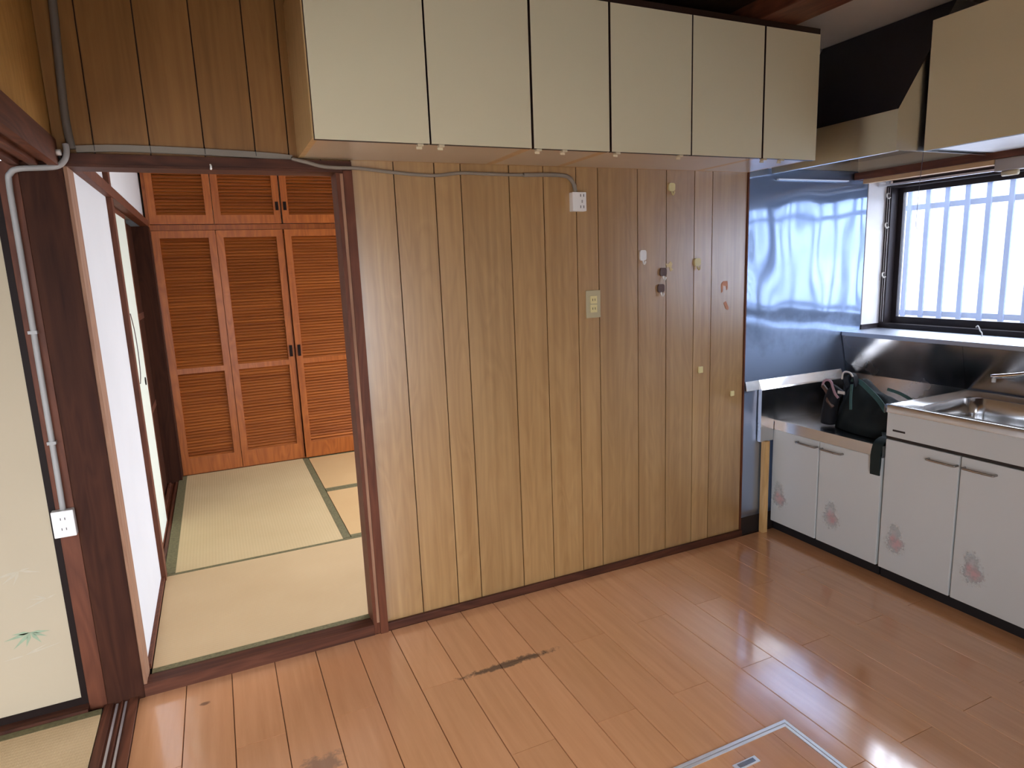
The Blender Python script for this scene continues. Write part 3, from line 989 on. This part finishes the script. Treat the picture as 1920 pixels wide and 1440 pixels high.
HX, HY0, HY1, HZ0, HZ1 = 2.80, -0.012, -0.645, 1.836, 1.992
HTX, HTZ = 3.11, 2.425
sheet('front_band', [[(HX, HY0, HZ0), (HX, HY1, HZ0), (HX, HY1, HZ1), (HX, HY0, HZ1)][::-1]], -0.0015, M['steel_hood'], hood)
sheet('side_panel', [[(HX + 0.0016, HY1, HZ0), (3.405, HY1, HZ0), (3.405, HY1, HTZ), (HTX, HY1, HTZ), (HX + 0.0016, HY1, HZ1)]], 0.0015, M['steel_hood'], hood)
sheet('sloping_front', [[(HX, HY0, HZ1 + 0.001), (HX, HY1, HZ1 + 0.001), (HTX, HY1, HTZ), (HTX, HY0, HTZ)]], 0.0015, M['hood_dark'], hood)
box('bottom_lip', HX + 0.003, HX + 0.022, HY1 + 0.003, HY0, HZ0 - 0.002, HZ0 + 0.004, M['steel_hood'], hood)
box('inner_duct', 3.15, 3.40, -0.62, -0.04, 2.02, 2.41, M['steel_splash'], hood)
box('filter', 2.83, 3.40, -0.63, -0.03, 1.905, 1.915, M['steel_splash'], hood)

pc = tube('pull_cord', [(3.30, -0.425, 1.905), (3.30, -0.422, 1.85), (3.30, -0.415, 1.70), (3.298, -0.414, 1.58), (3.296, -0.418, 1.548), (3.30, -0.426, 1.54)], 0.0012, M['string_dark'], hood, 6, 5)

# ================================================================== STOVE CABINET
stove = thing('stove_cabinet', 'low white two-door stove cabinet with sunken steel top in the corner', 'cabinet', (3.12, -0.32, 0.0))
XF = 2.86
boxes('body', [(2.882, 3.405, -0.634, -0.618, 0.06, 0.555), (2.882, 3.405, -0.034, -0.018, 0.06, 0.555), (2.882, 3.405, -0.618, -0.034, 0.06, 0.076),
               (3.39, 3.405, -0.618, -0.034, 0.076, 0.555)], M['white_door'], stove)
box('toe_board', 2.884, 2.90, -0.634, -0.018, 0.0, 0.06, M['toe'], stove)  # set forward so its dark colour gives the toe-space shadow
boxes('steel_top', [(2.853, 3.407, -0.634, -0.031, 0.556, 0.597), (2.853, 2.872, -0.634, -0.031, 0.597, 0.608), (2.872, 3.407, -0.045, -0.031, 0.597, 0.604),
                    (3.36, 3.407, -0.634, -0.045, 0.597, 0.608)], M['steel'], stove)
prism('end_guard', [(-0.0305, 0.50), (-0.0305, 0.772), (-0.026, 0.780), (-0.0085, 0.822), (-0.0085, 0.50)], 'x', 2.762, 2.85, M['steel'], stove)
prism('end_guard', [(-0.0305, 0.597), (-0.0305, 0.772), (-0.026, 0.780), (-0.0085, 0.822), (-0.0085, 0.597)], 'x', 2.8505, 3.36, M['steel'], stove)
prism('end_guard', [(-0.020, 0.775), (-0.0085, 0.822), (-0.0085, 0.775)], 'x', 2.671, 2.7615, M['steel'], stove)
box('wooden_batten', 2.788, 2.818, -0.040, -0.012, 0.0, 0.499, M['light_wood'], stove)


def base_door(y0, y1, z0, z1, parent, hy, hz, flower):
    d = box('cabinet_door', XF, XF + 0.02, y0, y1, z0, z1, M['white_door'], parent, 0.004)
    h = tube('handle', [(XF - 0.001, hy + 0.056, hz), (XF - 0.016, hy + 0.055, hz), (XF - 0.022, hy + 0.046, hz), (XF - 0.022, hy - 0.046, hz),
                        (XF - 0.016, hy - 0.055, hz), (XF - 0.001, hy - 0.056, hz)], 0.0048, M['handle_metal'], d, 8, 4)
    if flower is not None:
        fy, fz = flower
        put('flower_print', [(XF - 0.0006, fy + 0.06, fz - 0.08), (XF - 0.0006, fy - 0.06, fz - 0.08), (XF - 0.0006, fy - 0.06, fz + 0.08), (XF - 0.0006, fy + 0.06, fz + 0.08),
                             (XF - 0.0003, fy + 0.06, fz - 0.08), (XF - 0.0003, fy - 0.06, fz - 0.08), (XF - 0.0003, fy - 0.06, fz + 0.08), (XF - 0.0003, fy + 0.06, fz + 0.08)],
            [(0, 3, 2, 1)], M['flower'], d)['label'] = 'faded pink flower print'
    return d


base_door(-0.302, -0.020, 0.052, 0.553, stove, -0.24, 0.523, (-0.075, 0.205))
base_door(-0.630, -0.309, 0.052, 0.553, stove, -0.382, 0.523, (-0.391, 0.205))

# ================================================================== SINK CABINET
sink = thing('sink_cabinet', 'white sink cabinet with steel top and basin under the window', 'cabinet', (3.12, -1.24, 0.0))
SY0, SY1 = -0.641, -1.845
boxes('body', [(2.882, 3.405, SY0 - 0.018, SY0, 0.06, 0.765), (2.882, 3.405, SY1, SY1 + 0.018, 0.06, 0.765), (2.882, 3.405, SY1 + 0.018, SY0 - 0.018, 0.06, 0.076),
               (3.39, 3.405, SY1 + 0.018, SY0 - 0.018, 0.076, 0.765)], M['white_door'], sink)
box('toe_board', 2.884, 2.90, SY1, SY0, 0.0, 0.06, M['toe'], sink)
fp = box('front_panel', XF, XF + 0.02, SY1, SY0, 0.658, 0.764, M['white_door'], sink, 0.003)
box('vent_slot', XF - 0.001, XF + 0.003, -0.725, -0.670, 0.684, 0.692, M['slot'], fp)
box('finger_groove', XF + 0.004, XF + 0.02, SY1, SY0, 0.646, 0.6575, M['slot'], sink)


def rrect(x0, x1, y0, y1, r, n=6):
    P = []
    for cx, cy, a0 in ((x1 - r, y1 - r, 0), (x0 + r, y1 - r, 90), (x0 + r, y0 + r, 180), (x1 - r, y0 + r, 270)):
        for i in range(n + 1):
            a = math.radians(a0 + 90 * i / n)
            P.append((cx + r * math.cos(a), cy + r * math.sin(a)))
    return P


def sink_top():
    x0, x1, y0, y1 = 2.842, 3.408, SY1, SY0 + 0.004
    zt = 0.80
    inner = rrect(2.905, 3.30, -1.62, -0.725, 0.06)
    n = len(inner)
    outer = []
    cx, cy = (2.905 + 3.30) / 2, (-1.62 - 0.725) / 2
    for (px, py) in inner:
        # matching point on the rectangular outline
        dx, dy = px - cx, py - cy
        ox = x1 if dx > 0 else x0
        oy = y1 if dy > 0 else y0
        if abs(dx) < (3.30 - 2.905) / 2 - 0.0601 or False:
            ox = px
        outer.append([ox, oy])
    vs, fs = [], []

    def ring(pts, z):
        k = len(vs)
        vs.extend([(p[0], p[1], z) for p in pts])
        return list(range(k, k + len(pts)))
    # ring points: project each inner point radially to the outline rectangle
    out2 = []
    for (px, py) in inner:
        dx, dy = px - cx, py - cy
        hx = (x1 - cx) if dx > 0 else (cx - x0)
        hy = (y1 - cy) if dy > 0 else (cy - y0)
        s = min(hx / abs(dx) if abs(dx) > 1e-9 else 1e9, hy / abs(dy) if abs(dy) > 1e-9 else 1e9)
        out2.append((cx + dx * s, cy + dy * s))
    # snap the nearest point of each corner fan onto the true corner
    for qx, qy in ((x1, y1), (x0, y1), (x0, y0), (x1, y0)):
        i = min(range(n), key=lambda j: (out2[j][0] - qx) ** 2 + (out2[j][1] - qy) ** 2)
        out2[i] = (qx, qy)

    def inset(pts, d):
        return [(p[0] + (cx - p[0]) / abs(cx - p[0] + 1e-9) * min(d, abs(cx - p[0])), p[1] + (cy - p[1]) / abs(cy - p[1] + 1e-9) * min(d, abs(cy - p[1]))) for p in pts]
    R = [ring(out2, 0.766), ring(out2, zt - 0.004), ring(inset(out2, 0.004), zt), ring(inset(out2, 0.016), zt - 0.0005), ring(inset(out2, 0.022), zt - 0.004),
         ring(inset(inner, -0.006), zt - 0.005), ring(inner, zt - 0.011), ring(inset(inner, 0.006), 0.72), ring(inset(inner, 0.012), 0.64), ring(inset(inner, 0.035), 0.612)]
    for a, b in zip(R[:-1], R[1:]):
        for i in range(n):
            j = (i + 1) % n
            fs.append((a[i], a[j], b[j], b[i]))
    fs.append(tuple(R[-1]))
    o = put('steel_top', vs, fs, M['steel'], sink)
    for p in o.data.polygons:
        p.use_smooth = True
    return o


sink_top()
drain = tube('drain', [(3.10, -1.15, 0.607), (3.10, -1.15, 0.616)], 0.055, M['chrome'], sink, 20, 0)
yd = SY0
for i in range(4):
    ya, yb = -0.6395 - 0.3015 * i * 1.0442, 0
    y0 = -0.6385 - 0.3148 * i if i < 2 else -0.6385 - 0.3148 * 2 - 0.287 * (i - 2)
    y1 = -0.6385 - 0.3148 * (i + 1) if i < 2 else -0.6385 - 0.3148 * 2 - 0.287 * (i - 1)
    hy = (y1 + 0.064) if i % 2 == 0 else (y0 - 0.076)
    fl = ((-0.715, 0.205), (-1.033, 0.205), (-1.34, 0.205), (-1.64, 0.205))[i]
    base_door(y1 + 0.003, y0 - 0.0035, 0.052, 0.644, sink, hy, 0.604, fl)

# ================================================================== TAP
tap = thing('water_tap', 'chrome wall-mounted tap above the sink', 'tap', (3.40, -1.02, 0.95))
tube('wall_flange', [(3.406, -1.02, 0.955), (3.392, -1.02, 0.955)], 0.03, M['chrome'], tap, 18, 0)
tube('valve_body', [(3.392, -1.02, 0.955), (3.31, -1.02, 0.955)], 0.016, M['chrome'], tap, 14, 0)
tube('valve_stem', [(3.32, -1.02, 0.96), (3.32, -1.02, 1.0)], 0.012, M['chrome'], tap, 12, 0)
boxes('lever', [(3.28, 3.36, -1.026, -1.014, 1.0, 1.012), (3.314, 3.326, -1.06, -0.98, 1.0, 1.012)], M['chrome'], tap)
tube('spout', [(3.32, -1.02, 0.945), (3.30, -0.98, 0.935), (3.255, -0.90, 0.917), (3.225, -0.835, 0.905)], 0.0095, M['chrome'], tap, 12, 5)
tube('nozzle', [(3.229, -0.845, 0.905), (3.229, -0.845, 0.882)], 0.008, M['white_plastic'], tap, 12, 0)
# ================================================================== WINDOW GRILLE OUTSIDE
grille = thing('window_grille', 'metal security grille in a glare-blue tint outside the kitchen window', 'grille', (3.95, -0.8, 0.98))
y = 0.1715
ys_bar = []
while y > -1.95:
    ys_bar.append(y)
    y -= 0.1052
for yb_ in ys_bar:
    box('bar', 3.944, 3.956, yb_ - 0.0125, yb_ + 0.0125, 0.98, 1.90, M['bar'], grille)
box('cross_rail', 3.956, 3.972, -2.0, 0.24, 1.668, 1.698, M['bar'], grille)
box('cross_rail', 3.956, 3.972, -2.0, 0.24, 1.072, 1.102, M['bar'], grille)
for yy in (0.2, -1.95):
    for zz in (1.087, 1.683):
        box('bracket', 3.752, 3.956, yy - 0.012, yy + 0.012, zz - 0.012, zz + 0.012, M['bar'], grille)

# ================================================================== WINDOW BITS
cr = thing('curtain_rail', 'thin aluminium curtain rail across the top of the window recess', 'curtain rail', (3.58, -0.86, 1.80))
box('rail', 3.572, 3.588, -1.745, -0.010, 1.783, 1.793, M['alu'], cr)
for yy in (-0.06, -0.86, -1.66):
    box('bracket', 3.574, 3.586, yy - 0.01, yy + 0.01, 1.793, 1.8118, M['alu'], cr)
bb_ = thing('blind_box', 'grey blind box hanging under the window head rail at the right edge', 'blind box', (3.42, -1.2, 1.76))
box('housing', 3.398, 3.440, -1.70, -0.676, 1.762, 1.8135, M['grey_box'], bb_, 0.003)
tube('end_cap', [(3.419, -0.70, 1.752), (3.419, -0.76, 1.752)], 0.012, M['pull_plastic'], bb_, 14, 0)
cd = thing('cord_hooks', 'thin white cords on little white hooks along the left side of the window frame', 'cord', (3.64, -0.022, 1.05))
for yy in (-0.018, -0.030):
    tube('cord', [(3.641, yy, 1.78), (3.640, yy, 1.42), (3.641, yy, 1.06)], 0.0014, M['string'], cd, 6, 4)
for zz in (1.735, 1.58, 1.315):
    h = tube('hook', [(3.645, -0.020, zz + 0.014), (3.634, -0.020, zz + 0.012), (3.630, -0.022, zz), (3.634, -0.028, zz - 0.012), (3.640, -0.034, zz - 0.006)], 0.004, M['white_plastic'], cd, 8, 4)
wz = tube('wire_hook', [(3.60, -0.545, 1.066), (3.598, -0.552, 1.074), (3.592, -0.562, 1.068), (3.588, -0.572, 1.052), (3.58, -0.585, 1.042), (3.576, -0.588, 1.028)], 0.003, M['string'], None, 7, 4)
tag(wz, 'small curled white wire standing on the steel window ledge', 'wire')

# ================================================================== FLOOR HATCH
hx0, hx1, hy0, hy1 = 1.165, 1.769, -1.735, -1.127
hatch = thing('floor_hatch', 'underfloor storage hatch with bright aluminium frame in the board floor', 'hatch', ((hx0 + hx1) / 2, (hy0 + hy1) / 2, 0.0))
for q in ([hx0, hx1, hy1 - 0.011, hy1], [hx0, hx1, hy0, hy0 + 0.011]):
    box('outer_frame', q[0], q[1], q[2], q[3], 0.0003, 0.0035, M['alu'], hatch, 0.001)
for q in ([hx0, hx0 + 0.011, hy0 + 0.011, hy1 - 0.011], [hx1 - 0.011, hx1, hy0 + 0.011, hy1 - 0.011]):
    box('outer_frame', q[0], q[1], q[2], q[3], 0.0003, 0.0035, M['alu'], hatch, 0.001)
ix0, ix1, iy0, iy1 = hx0 + 0.013, hx1 - 0.013, hy0 + 0.013, hy1 - 0.013
for q in ([ix0, ix1, iy1 - 0.010, iy1], [ix0, ix1, iy0, iy0 + 0.010], [ix0, ix0 + 0.010, iy0 + 0.010, iy1 - 0.010], [ix1 - 0.010, ix1, iy0 + 0.010, iy1 - 0.010]):
    box('lid_frame', q[0], q[1], q[2], q[3], 0.0003, 0.0030, M['alu'], hatch, 0.001)
lid_x = [ix0 + 0.010, 1.2409, 1.3912, 1.5415, 1.6918, ix1 - 0.010]
for a, b in zip(lid_x[:-1], lid_x[1:]):
    box('lid_board', a + 0.0008, b - 0.0008, iy0 + 0.010, iy1 - 0.010, 0.0003, 0.0015, M['floor'], hatch)
latch = box('latch', 1.487, 1.572, -1.222, -1.198, 0.0016, 0.005, M['alu'], hatch, 0.0015)
box('latch_recess', 1.50, 1.56, -1.217, -1.203, 0.0049, 0.0055, M['handle_metal'], latch)

# ================================================================== OUTLETS, CONDUITS
def slots(parent, pts, w, h, y, mat=None):
    for (sx, sz) in pts:
        box('slot', sx - w / 2, sx + w / 2, y - 0.0006, y + 0.001, sz - h / 2, sz + h / 2, mat or M['slot'], parent)


o1 = thing('wall_outlet', 'white surface outlet box on the dark corner post', 'outlet', (-0.236, -0.018, 0.684))
b1 = box('housing', -0.267, -0.206, -0.046, -0.0185, 0.640, 0.728, M['white_plastic'], o1, 0.003)
slots(o1, [(-0.243, 0.702), (-0.231, 0.702), (-0.243, 0.668), (-0.231, 0.668)], 0.002, 0.008, -0.046)
o2 = thing('wall_outlet', 'white outlet box high on the boards under the cupboards', 'outlet', (1.711, 0.0, 1.697))
box('housing', 1.678, 1.744, -0.030, -0.0005, 1.658, 1.736, M['white_plastic'], o2, 0.003)
slots(o2, [(1.716, 1.722), (1.731, 1.722), (1.716, 1.676), (1.731, 1.676)], 0.003, 0.011, -0.030)
slots(o2, [(1.7235, 1.698)], 0.006, 0.012, -0.030, M['conduit'])
o3 = thing('wall_outlet', 'beige flush outlet plate half way up the boarded wall', 'outlet', (1.785, 0.0, 1.266))
box('cover_plate', 1.749, 1.821, -0.006, -0.0005, 1.206, 1.326, M['beige_plate'], o3, 0.002)
for zz in (1.285, 1.247):
    s_ = box('socket', 1.768, 1.802, -0.010, -0.0062, zz - 0.017, zz + 0.017, M['cream_plastic'], o3, 0.0015)
    slots(s_, [(1.779, zz), (1.791, zz)], 0.0025, 0.010, -0.010)

cp = thing('conduit_pipe', 'light grey conduit running down the corner post to the outlet', 'conduit', (-0.232, -0.02, 0.73))
tube('pipe', [(-0.074, -0.034, 1.856), (-0.073, -0.036, 1.835), (-0.082, -0.038, 1.808), (-0.105, -0.036, 1.790), (-0.150, -0.034, 1.785), (-0.200, -0.033, 1.781),
              (-0.222, -0.031, 1.768), (-0.230, -0.029, 1.735), (-0.231, -0.028, 1.55), (-0.233, -0.028, 1.2), (-0.234, -0.028, 0.9), (-0.235, -0.030, 0.729)], 0.0085, M['conduit'], cp, 12, 6)
for zz in (1.30, 0.95):
    boxes('saddle_clip', [(-0.246, -0.222, -0.0375, -0.0365, zz - 0.005, zz + 0.005), (-0.246, -0.2435, -0.0365, -0.0182, zz - 0.005, zz + 0.005), (-0.2245, -0.222, -0.0365, -0.0182, zz - 0.005, zz + 0.005)], M['conduit'], cp)
cv = thing('corner_conduit', 'dark slate conduit rising in the corner above the doorway', 'conduit', (-0.07, -0.02, 1.85))
tube('pipe', [(-0.062, -0.013, 1.845), (-0.066, -0.013, 1.90), (-0.066, -0.013, 1.97), (-0.060, -0.013, 2.12), (-0.052, -0.013, 2.30), (-0.048, -0.013, 2.429)], 0.0115, M['conduit_blue'], cv, 12, 6)
hc = thing('cable_cover', 'flat grey cable cover along the top of the doorway head rail', 'conduit', (0.25, -0.01, 1.833))
ribbon('cover', [(-0.052, -0.007, 1.846), (0.05, -0.007, 1.852), (0.18, -0.007, 1.852), (0.35, -0.007, 1.849), (0.50, -0.007, 1.844), (0.58, -0.007, 1.838)], (0, 0, 1), 0.020, 0.012, M['conduit_old'], hc)
for xx in (-0.003, 0.15, 0.307, 0.463):
    box('joint', xx - 0.001, xx + 0.001, -0.0136, -0.0132, 1.842, 1.861, M['slot'], hc)
sc_ = thing('slack_cable', 'sagging grey cable under the cupboards leading to the high outlet box', 'cable', (1.1, -0.01, 1.80))
tube('cable', [(0.575, -0.020, 1.836), (0.62, -0.030, 1.824), (0.67, -0.030, 1.812), (0.72, -0.030, 1.808), (0.80, -0.027, 1.808), (0.93, -0.012, 1.799), (1.02, -0.012, 1.793),
               (1.10, -0.012, 1.792), (1.20, -0.012, 1.803), (1.33, -0.012, 1.801), (1.463, -0.012, 1.801)], 0.0065, M['conduit_old'], sc_, 10, 6)
tube('stiff_end', [(1.463, -0.012, 1.801), (1.56, -0.012, 1.804), (1.64, -0.012, 1.803), (1.672, -0.012, 1.795), (1.694, -0.013, 1.770), (1.702, -0.014, 1.735)], 0.0085, M['conduit_old'], sc_, 10, 6)

# ================================================================== HOOKS AND LEFTOVERS ON THE BOARDS
def wall_hook(label, x, z, w, h, mat, group, hook=True):
    t = thing('wall_hook', label, 'hook', (x, 0, z), group)
    prism('base', rrect(x - w / 2, x + w / 2, z - h / 2, z + h / 2, min(w, h) * 0.3, 4), 'y', -0.0095, -0.0005, mat, t)
    if hook:
        zb = z - h / 2
        tube('prong', [(x, -0.006, zb + 0.004), (x, -0.010, zb - 0.010), (x, -0.017, zb - 0.017), (x, -0.024, zb - 0.010), (x, -0.025, zb - 0.003)], 0.0032, M['white_plastic'] if mat != M['cream_plastic'] else mat, t, 8, 4)
    return t


G_ = 'adhesive hooks on the boarded wall'
wall_hook('cream adhesive hook highest on the boards, just under the cupboards', 2.206, 1.765, 0.034, 0.036, M['cream_plastic'], G_)
wall_hook('white adhesive hook, left of the two brown hooks', 2.048, 1.468, 0.034, 0.046, M['white_plastic'], G_)
wall_hook('brown adhesive hook, upper of the two brown ones', 2.160, 1.390, 0.036, 0.038, M['brown_plastic'], G_)
wall_hook('brown adhesive hook, lower of the two brown ones', 2.148, 1.317, 0.036, 0.038, M['brown_plastic'], G_)
wall_hook('cream adhesive hook at mid height, level with the white hook', 2.357, 1.428, 0.036, 0.036, M['cream_plastic'], G_)
G2 = 'small square pads left on the boards'
tag(box('adhesive_pad', 2.372, 2.398, -0.009, -0.0005, 0.898, 0.930, M['cream_plastic'], None, 0.003), 'small square cream pad low on the boards, larger one', 'pad', G2)
tag(box('adhesive_pad', 2.577, 2.601, -0.008, -0.0005, 0.759, 0.785, M['cream_plastic'], None, 0.003), 'small square cream pad lowest on the boards by the steel sheet', 'pad', G2)


def blotch(name, pts, mat, label, cat):
    n = len(pts)
    vs = [(x, -0.0016, z) for x, z in pts] + [(x, -0.0002, z) for x, z in pts]
    fs = [tuple(range(n)), tuple(range(2 * n - 1, n - 1, -1))] + [(i, n + i, n + (i + 1) % n, (i + 1) % n) for i in range(n)]
    return tag(put(name, vs, fs, mat), label, cat)


blotch('tape_scrap', [(2.508, 1.318), (2.520, 1.332), (2.548, 1.332), (2.550, 1.295), (2.542, 1.288), (2.540, 1.308), (2.520, 1.310), (2.518, 1.280), (2.510, 1.278)], M['tape'],
       'orange-brown scrap of torn tape on the boards, upper one', 'tape scrap')
blotch('tape_scrap', [(2.525, 1.228), (2.540, 1.236), (2.560, 1.200), (2.552, 1.192), (2.540, 1.198)], M['tape'], 'orange-brown scrap of torn tape on the boards, lower one', 'tape scrap')
blotch('glue_mark', [(2.178, 1.428), (2.192, 1.424), (2.205, 1.438), (2.216, 1.426), (2.210, 1.408), (2.222, 1.398), (2.204, 1.392), (2.198, 1.410), (2.184, 1.412)], M['glue'],
       'dried yellowish glue mark above the brown hooks', 'mark')
lh = tube('screw_hook', [(0.318, -0.024, 1.808), (0.318, -0.034, 1.806), (0.319, -0.038, 1.800), (0.318, -0.034, 1.793), (0.320, -0.030, 1.796)], 0.003, M['white_plastic'], None, 8, 4)
tag(lh, 'tiny white screw hook on the doorway head rail', 'hook')
wp = tube('wall_peg', [(-0.098, -0.05, 1.828), (-0.086, -0.052, 1.828)], 0.009, M['white_plastic'], None, 10, 0)
tag(wp, 'tiny white peg on the end of the left head rail', 'peg')
bk = thing('loose_cord', 'thin dark cord hanging beside the slim brown post in the tatami room', 'cord', (-0.06, 0.95, 1.4))
tube('cord', [(-0.068, 0.93, 1.30), (-0.066, 0.98, 1.22), (-0.066, 1.00, 1.12), (-0.067, 0.98, 1.02), (-0.068, 0.93, 0.98)], 0.002, M['brown_plastic'], bk, 6, 5)

# ================================================================== BAG ON THE STOVE CABINET
bag = thing('tote_bag', 'slumped dark green cloth bag with straps lying on the stove cabinet', 'bag', (3.08, -0.43, 0.598))


def bag_body():
    NY, NA = 28, 26
    vs, fs = [], []
    for i in range(NY + 1):
        t = i / NY
        yy = -0.235 - 0.385 * t
        prof = math.sin(math.pi * min(max(t, 0.0), 1.0)) ** 0.35 if 0 < t < 1 else 0.0
        hgt = (0.17 + 0.09 * math.exp(-((t - 0.20) / 0.16) ** 2) + 0.03 * (1 - t)) * max(prof, 0.02)
        wid = (0.12 + 0.02 * math.sin(t * 3.0)) * max(prof, 0.04)
        xc = 3.085 + 0.02 * math.sin(t * 4)
        for k in range(NA):
            a = 2 * math.pi * k / NA
            ca, sa = math.cos(a), math.sin(a)
            if sa >= 0:
                x = xc + wid * ca * (1 - 0.45 * sa)
                z = 0.600 + hgt * sa ** 0.85
            else:
                x = xc + wid * ca
                z = 0.600
            if sa > 0.05:
                p = Vector((x * 9, yy * 9, z * 9))
                d = 0.016 * noise.noise(p) + 0.012 * noise.noise(p * 2.3 + Vector((5, 1, 2))) + 0.010 * math.sin(yy * 60 + x * 40) * sa
                x += d * ca
                z = max(0.6005, z + d * sa)
            vs.append((x, yy, z))
    for i in range(NY):
        for k in range(NA):
            k2 = (k + 1) % NA
            fs.append((i * NA + k, i * NA + k2, (i + 1) * NA + k2, (i + 1) * NA + k))
    fs.append(tuple(range(NA - 1, -1, -1)))
    fs.append(tuple(NY * NA + k for k in range(NA)))
    o = put('cloth_body', vs, fs, M['bag'], bag, smooth=True)
    return o


bag_body()
ribbon('highlit_strap', [(3.05, -0.315, 0.838), (3.045, -0.36, 0.835), (3.04, -0.42, 0.80), (3.025, -0.48, 0.765), (3.01, -0.53, 0.725)], (0.4, 0, 1), 0.022, 0.006, M['strap_highlight'], bag)  # ridge strap coloured as its own highlight
ribbon('highlit_strap', [(3.08, -0.48, 0.812), (3.085, -0.54, 0.80), (3.09, -0.60, 0.775)], (0.4, 0, 1), 0.014, 0.006, M['strap_highlight'], bag)
ribbon('highlit_strap', [(3.0, -0.355, 0.825), (2.985, -0.365, 0.77), (2.972, -0.378, 0.71)], (0, 1, 0.2), 0.012, 0.004, M['strap_highlight'], bag)
ribbon('handle_loop', [(3.04, -0.30, 0.80), (3.02, -0.30, 0.855), (3.02, -0.325, 0.872), (3.02, -0.352, 0.862), (3.03, -0.36, 0.815)], (1, 0, 0), 0.03, 0.005, M['bag_dark'], bag)
tube('white_cord', [(3.005, -0.297, 0.842), (3.0, -0.305, 0.872), (3.0, -0.32, 0.882), (3.0, -0.345, 0.878), (3.002, -0.356, 0.862)], 0.0042, M['string'], bag, 8, 5)
tube('pink_cord', [(2.985, -0.205, 0.800), (2.982, -0.215, 0.822), (2.98, -0.235, 0.832), (2.98, -0.256, 0.826), (2.98, -0.268, 0.80), (2.98, -0.283, 0.77), (2.982, -0.30, 0.752)], 0.006, M['pink'], bag, 8, 5)
tube('red_cord', [(2.985, -0.205, 0.800), (2.99, -0.225, 0.775), (2.985, -0.24, 0.755), (2.975, -0.25, 0.73), (2.985, -0.27, 0.70)], 0.010, M['brown_plastic'], bag, 8, 5)
box('white_tag', 2.972, 2.976, -0.340, -0.302, 0.776, 0.790, M['string'], bag)
tube('side_fold', [(3.0, -0.235, 0.612), (3.0, -0.24, 0.68), (3.005, -0.25, 0.75), (3.02, -0.27, 0.79)], 0.035, M['bag_dark'], bag, 12, 5)
ribbon('shoulder_strap', [(2.985, -0.56, 0.635), (2.93, -0.60, 0.630), (2.885, -0.613, 0.632), (2.856, -0.612, 0.615), (2.843, -0.611, 0.57), (2.843, -0.611, 0.52), (2.845, -0.612, 0.475)],
       (0, 1, 0), 0.044, 0.006, M['strap'], bag)
ribbon('shoulder_strap', [(2.845, -0.6125, 0.475), (2.8495, -0.613, 0.52), (2.850, -0.613, 0.56)], (0, 1, 0), 0.040, 0.004, M['strap'], bag)
